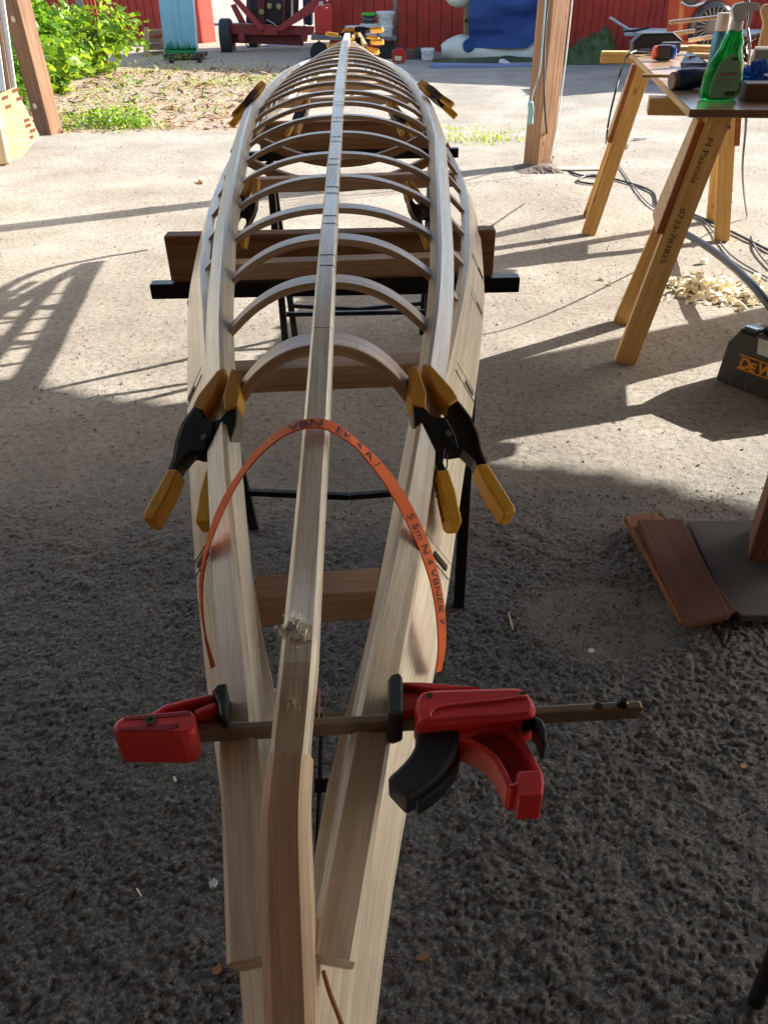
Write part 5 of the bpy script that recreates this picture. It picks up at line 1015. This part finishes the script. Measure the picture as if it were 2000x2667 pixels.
def shrub(label, c, r, n, size, seed, grp='leafy bushes left of the red shed', mat=None):
    c = Vector(c); t = thing('leafy_shrub', label, 'shrub', V(c.x, c.y, 0), grp); rr = np.random.RandomState(seed)
    d = rr.randn(n, 3); d /= np.linalg.norm(d, axis=1)[:, None]; rad = rr.rand(n)**.45
    P_ = d*rad[:, None]*np.array(r); 
    # clumping: pull towards clump centres
    K = rr.randn(36, 3); K /= np.linalg.norm(K, axis=1)[:, None]; K *= (.55+.4*rr.rand(36))[:, None]*np.array(r); idx = rr.randint(0, 36, n); P_ = P_*.36+K[idx]*(.8+.25*rr.rand(n)[:, None])
    P_ += np.array(c); P_ = P_[P_[:, 2] > .03]; leaves('foliage', P_, size, mat or LM, seed, parent=t)
    for k in range(7):
        e = K[k]+np.array(c); mb = MB(); mb.tube(smooth_path([V(c.x+.1*math.cos(k*2.), c.y+.1*math.sin(k*2.), 0), V((c.x*.6+e[0]*.4), (c.y*.6+e[1]*.4), max(.1, e[2])*.5), V(*e)], 8), .012, 5); obj('stem', mb, plain('bush_stem', (72, 60, 36), .8), t)
    return t
shrub('tall dark leafed bush right behind the left post', (-5.0, 11.0, .85), (1.05, 1.2, .95), 4200, .11, 1)
shrub('tall bright bush in front of the red slats', (-5.75, 13.2, .9), (1.15, 1.2, .95), 4400, .12, 2, mat=LMX)
shrub('lower lime green bush against the dark red shed wall', (-5.0, 15.4, .45), (1.0, 1.3, .62), 3000, .12, 3, mat=LY)
shrub('mid height bush hiding the foot of the red slats', (-5.45, 14.3, .4), (.75, .6, .55), 2000, .11, 6, mat=LMX)
shrub('small bush spilling forward at the bottom of the leafy bank', (-4.75, 12.6, .32), (.62, .9, .42), 1100, .13, 4, mat=LY)
shrub('dark bush filling the gap between the white sheets and the left post', (-5.6, 9.7, .7), (.95, .9, .9), 1600, .14, 5)
# thin trailing weeds, grass, litter: stuff
r_ = np.random.RandomState(77)
def scatter(cx, cy, sx_, sy_, n, z0=0, z1=.12): return np.stack([cx+r_.randn(n)*sx_, cy+r_.randn(n)*sy_, z0+(z1-z0)*r_.rand(n)], 1)
PW = np.concatenate([scatter(-3.05, 9.75, .22, .22, 420, .01, .13), scatter(-2.75, 9.5, .12, .12, 120, .01, .08), scatter(-3.4, 11.6, .4, .5, 80, .01, .1), scatter(-3.9, 13.6, .3, .9, 120, .01, .12), scatter(-2.5, 12.4, .4, .6, 22, .01, .06), scatter(-2.9, 16.0, .5, .3, 20, .01, .08), scatter(-4.0, 16.6, .4, .3, 70, .01, .2), scatter(-1.9, 10.4, .3, .3, 20, .01, .05)])
o_ = leaves('weeds', np.repeat(PW, 2, 0)+np.random.RandomState(4).randn(len(PW)*2, 3)*np.array([.07, .07, .012]), .042, LY, 9); o_['kind'] = 'stuff'
def grass(name, patches, seed):
    r = np.random.RandomState(seed); mb = MB()
    for cx, cy, sx_, sy_, n, h in patches:
        for i in range(n):
            x = cx+r.randn()*sx_; y_ = cy+r.randn()*sy_; hh = h*(.4+r.rand()); a_ = r.rand()*6.3; dx, dy = math.cos(a_), math.sin(a_); w_ = .006+.0012*cy*.3; l_ = r.rand()*.6*hh
            mb.v += [V(x-dy*w_, y_+dx*w_, 0), V(x+dy*w_, y_-dx*w_, 0), V(x+dx*l_, y_+dy*l_, hh)]; k = len(mb.v); mb.f.append([k-3, k-2, k-1]); mb.uv.append(None)
    o = obj(name, mb, leafmat('grass_blade', (110, 140, 40), (176, 190, 84)), org=(0, 0, 0)); at = o.data.attributes.new('rnd', 'FLOAT', 'POINT'); at.data.foreach_set('value', np.repeat(r.rand(len(mb.v)//3), 3).astype(np.float32)); o['kind'] = 'stuff'; return o
grass('grass', [(-1.9, 13.6, .7, .4, 700, .04), (-3.4, 10.6, .3, .4, 260, .05), (-2.7, 9.5, .3, .12, 160, .05), (1.0, 8.35, .25, .14, 200, .035), (1.1, 8.7, .3, .2, 90, .03), (.75, 9.0, .15, .1, 50, .035), (-2.6, 11.5, .5, .5, 120, .04), (-1.3, 9.3, .4, .06, 90, .03), (-2.9, 15.6, 1.0, .4, 160, .05)], 5)
# woody litter on the soil
mb = MB(); r = np.random.RandomState(3)
for i in range(2600):
    u_ = r.rand(); y_ = 9.15+6.4*r.rand()**1.1; x = -1.2-3.2*r.rand() - (.0 if y_ < 12 else .2); s_ = .008+.03*r.rand()**2; a_ = r.rand()*6.3; d1 = V(math.cos(a_), math.sin(a_), r.randn()*.3)*s_*(1+1.6*r.rand()); d2 = V(-math.sin(a_), math.cos(a_), r.randn()*.4)*s_*.5; c = V(x, y_, .012+.02*r.rand())
    mb.add([c-d1-d2, c+d1-d2, c+d1*.8+d2, c-d1*.7+d2], [(0, 1, 2, 3)])
o_ = obj('leaf_litter', mb, plain('litter_brown', (150, 118, 86), .9, var=.45, scale=9), org=(0, 0, 0)); o_['kind'] = 'stuff'
# chips and shavings by the bench
mb = MB(); r = np.random.RandomState(13)
def chip(c, s_, r, curl=False):
    a_ = r.rand()*6.3; b_ = r.randn()*.5; R = Euler((r.randn()*.6, r.randn()*.6, a_)).to_matrix()
    if curl:
        pts = [c+R@V(.6*s_*math.cos(t_)*(1+.1*t_), s_*.5*t_/3, .6*s_*math.sin(t_)+s_*.4) for t_ in [i*.5 for i in range(9)]]; mb.sweep(pts, [(-s_*.35, -.0008), (s_*.35, -.0008), (s_*.35, .0008), (-s_*.35, .0008)], V(0, .2, 1)); return
    w_ = s_*(.3+.5*r.rand()); h_ = s_*(.08+.3*r.rand()); mb.beam(c-R@V(s_/2, 0, 0)+V(0, 0, h_*.5), c+R@V(s_/2, 0, 0)+V(0, 0, h_*.5), w_, h_, up=R@V(0, 0, 1))
cc = GZ(1850, 760)
for i in range(330):
    q = r.randn(2); dd = math.hypot(*q); x = cc.x+q[0]*.15+q[1]*.05; y_ = cc.y+q[1]*.10-q[0]*.05; chip(V(x, y_, .003+max(0, .018-.009*dd)*r.rand()), .012+.032*r.rand()**1.5, r)
for i in range(26):
    q = r.randn(2); chip(V(cc.x+q[0]*.12, cc.y+q[1]*.08-q[0]*.04, .012), .03+.02*r.rand(), r, True)
o_ = obj('wood_chips', mb, plain('fresh_chip', (246, 232, 204), .7, var=.14, scale=14), org=(cc.x, cc.y, 0)); o_['kind'] = 'stuff'
# loose grit over the sunlit yard
mb = MB(); r = np.random.RandomState(29)
for i in range(5200):
    y_ = 1.9+7.5*r.rand()**1.5; x = (r.rand()*2-1)*(1.1+.48*y_); s_ = (.0016+.0042*r.rand()**3)*(1+.10*y_); a_ = r.rand()*6.3; ca, sa = math.cos(a_)*s_, math.sin(a_)*s_; q = .5+.6*r.rand(); z_ = .001
    mb.add([V(x+ca, y_+sa, z_), V(x-sa*q, y_+ca*q, z_), V(x-ca, y_-sa, z_), V(x+sa*q, y_-ca*q, z_), V(x+ca*.2, y_+sa*.2, z_+s_*(.5+.7*r.rand()))], [(0, 1, 4), (1, 2, 4), (2, 3, 4), (3, 0, 4)])
o_ = obj('grit', mb, plain('grit_stone', (134, 120, 104), .9, var=.6, scale=3.3), org=(0, 0, 0)); o_['kind'] = 'stuff'
mb = MB(); r = np.random.RandomState(31)
for i in range(15000):
    y_ = .12+1.95*r.rand(); x = (r.rand()*2-1)*(.75+.42*y_); s_ = (.0012+.0034*r.rand()**2)*(1.2 if y_ > .8 else 1); a_ = r.rand()*6.3; ca, sa = math.cos(a_)*s_, math.sin(a_)*s_; q = .5+.6*r.rand(); z_ = .0005+.0045*r.rand()
    mb.v += [V(x+ca, y_+sa, z_), V(x-sa*q, y_+ca*q, z_), V(x-ca, y_-sa, z_), V(x+sa*q, y_-ca*q, z_), V(x+ca*.2, y_+sa*.2, z_+s_*(.7+.7*r.rand()))]; k = len(mb.v)-5
    mb.f += [[k, k+1, k+4], [k+1, k+2, k+4], [k+2, k+3, k+4], [k+3, k, k+4]]; mb.uv += [None]*4
o_ = obj('tarmac_grit', mb, plain('tarmac_stone', (86, 85, 84), .6, var=.75, scale=6.1), org=(0, 0, 0)); o_['kind'] = 'stuff'
# single bits lying about
def bit(name, label, cat, px, py, sx_, sy_, sz_, rot, mat, z=0.004):
    p = GZ(px, py, z); a_ = V(math.cos(rot), math.sin(rot), 0); b_ = V(-math.sin(rot), math.cos(rot), 0); mb = MB()
    mb.prism([p-a_*sx_/2-b_*sy_*.3, p-a_*sx_*.1-b_*sy_/2, p+a_*sx_/2-b_*sy_*.2, p+a_*sx_*.4+b_*sy_/2, p-a_*sx_*.3+b_*sy_*.45], V(0, 0, sz_)); return tag(obj(name, mb, mat, bevel=.0005), label, cat)
WH = plain('white_scrap', (214, 210, 200), .6); CP = plain('fresh_chip', (226, 190, 138)); LF = plain('dry_leaf', (140, 100, 66), .8)
bit('wood_block', 'white wooden bit on the sunlit ground left of the far sawhorse leg', 'offcut', 1664, 365, .14, .05, .03, .15, WH)
bit('stone', 'small grey stone between the legs of the two sawhorses', 'stone', 1628, 386, .06, .05, .04, .4, plain('stone_grey', (120, 112, 104), .9))
bit('wood_block', 'small pale block above the chip pile on the ground', 'offcut', 1832, 685, .05, .035, .025, .3, CP)
bit('wood_block', 'small darker block nearest the top edge of the chip pile', 'offcut', 1822, 716, .04, .03, .02, .2, plain('chip_tan', (150, 120, 90), .8))
bit('wood_block', 'pale cube shaped block beside the dark hose', 'offcut', 1968, 730, .04, .035, .035, .1, CP)
bit('plank_scrap', 'flat pale splintered board piece on the ground right of the scuffed post', 'board scrap', 1505, 440, .62, .1, .01, -.12, plain('pale_scrap', (206, 196, 170), .8))
bit('plastic_scrap', 'clear crumpled plastic scrap on the dark tarmac at lower left', 'scrap', 556, 2306, .018, .014, .008, .7, plain('clear_plastic', (176, 184, 190), .15), .006)
bit('wood_splinter', 'thin pale splinter on the dark tarmac at lower left', 'splinter', 362, 2325, .022, .003, .002, -.9, CP, .008)
bit('paper_scrap', 'tiny white pointed scrap under the red clamp head', 'scrap', 455, 2030, .016, .007, .001, -1.2, WH, .008)
bit('dry_leaf', 'curled brown leaf on the tarmac left of the kayak stem', 'leaf', 565, 2530, .018, .014, .004, .4, LF, .007)
bit('dry_leaf', 'flat brown leaf on the tarmac right of the kayak stem', 'leaf', 1100, 2496, .026, .012, .003, .1, LF, .007)
bit('dry_leaf', 'small tan leaf on the tarmac near the right edge', 'leaf', 1935, 1997, .014, .012, .003, .1, plain('tan_leaf', (190, 158, 110), .8), .007)
bit('wood_splinter', 'pale splinter on the ground right of the kayak by the mended patch', 'splinter', 1330, 1618, .005, .07, .002, .05, plain('pale_scrap', (206, 196, 170)), .008)
bit('plastic_scrap', 'small white scrap on the round mended patch', 'scrap', 1540, 1696, .018, .016, .002, .2, WH, .006)
bit('glass_bottle', 'whitish crushed bottle on the soil by the yellow green weeds', 'bottle', 268, 308, .22, .09, .07, .3, plain('dusty_glass', (186, 190, 184), .3), .01)
bit('plastic_scrap', 'pale torn plastic on the soil right of the crushed bottle', 'scrap', 302, 316, .2, .1, .05, -.3, plain('dusty_glass', (186, 190, 184)), .01)
bit('dry_twig', 'orange brown twig on the sunlit ground left of the kayak', 'twig', 523, 475, .012, .11, .02, .5, plain('twig_orange', (186, 120, 60), .8), .004)
# black stool leg at the lower right corner
fq_ = GZ(1968, 2612, .006); tubeY([(1968, 2612, fq_.y), (2010, 2510, fq_.y+.01), (2090, 2330, fq_.y+.03)], .013, plain('rubber_black', (26, 26, 27)), 'stool_leg'); tag(bpy.data.objects['stool_leg'], 'black tube leg just inside the lower right corner', 'leg')
cable('twine', 'thin brown stick of wood hanging between the stem and the right gunwale', [GZ(842, 2530, .86), GZ(860, 2590, .85), GZ(885, 2655, .84), GZ(900, 2700, .83)], .0016, plain('twine_brown', (150, 100, 56), .8), 16, 'stick')
for o in bpy.data.objects:
    if '_local' in o: del o['_local']
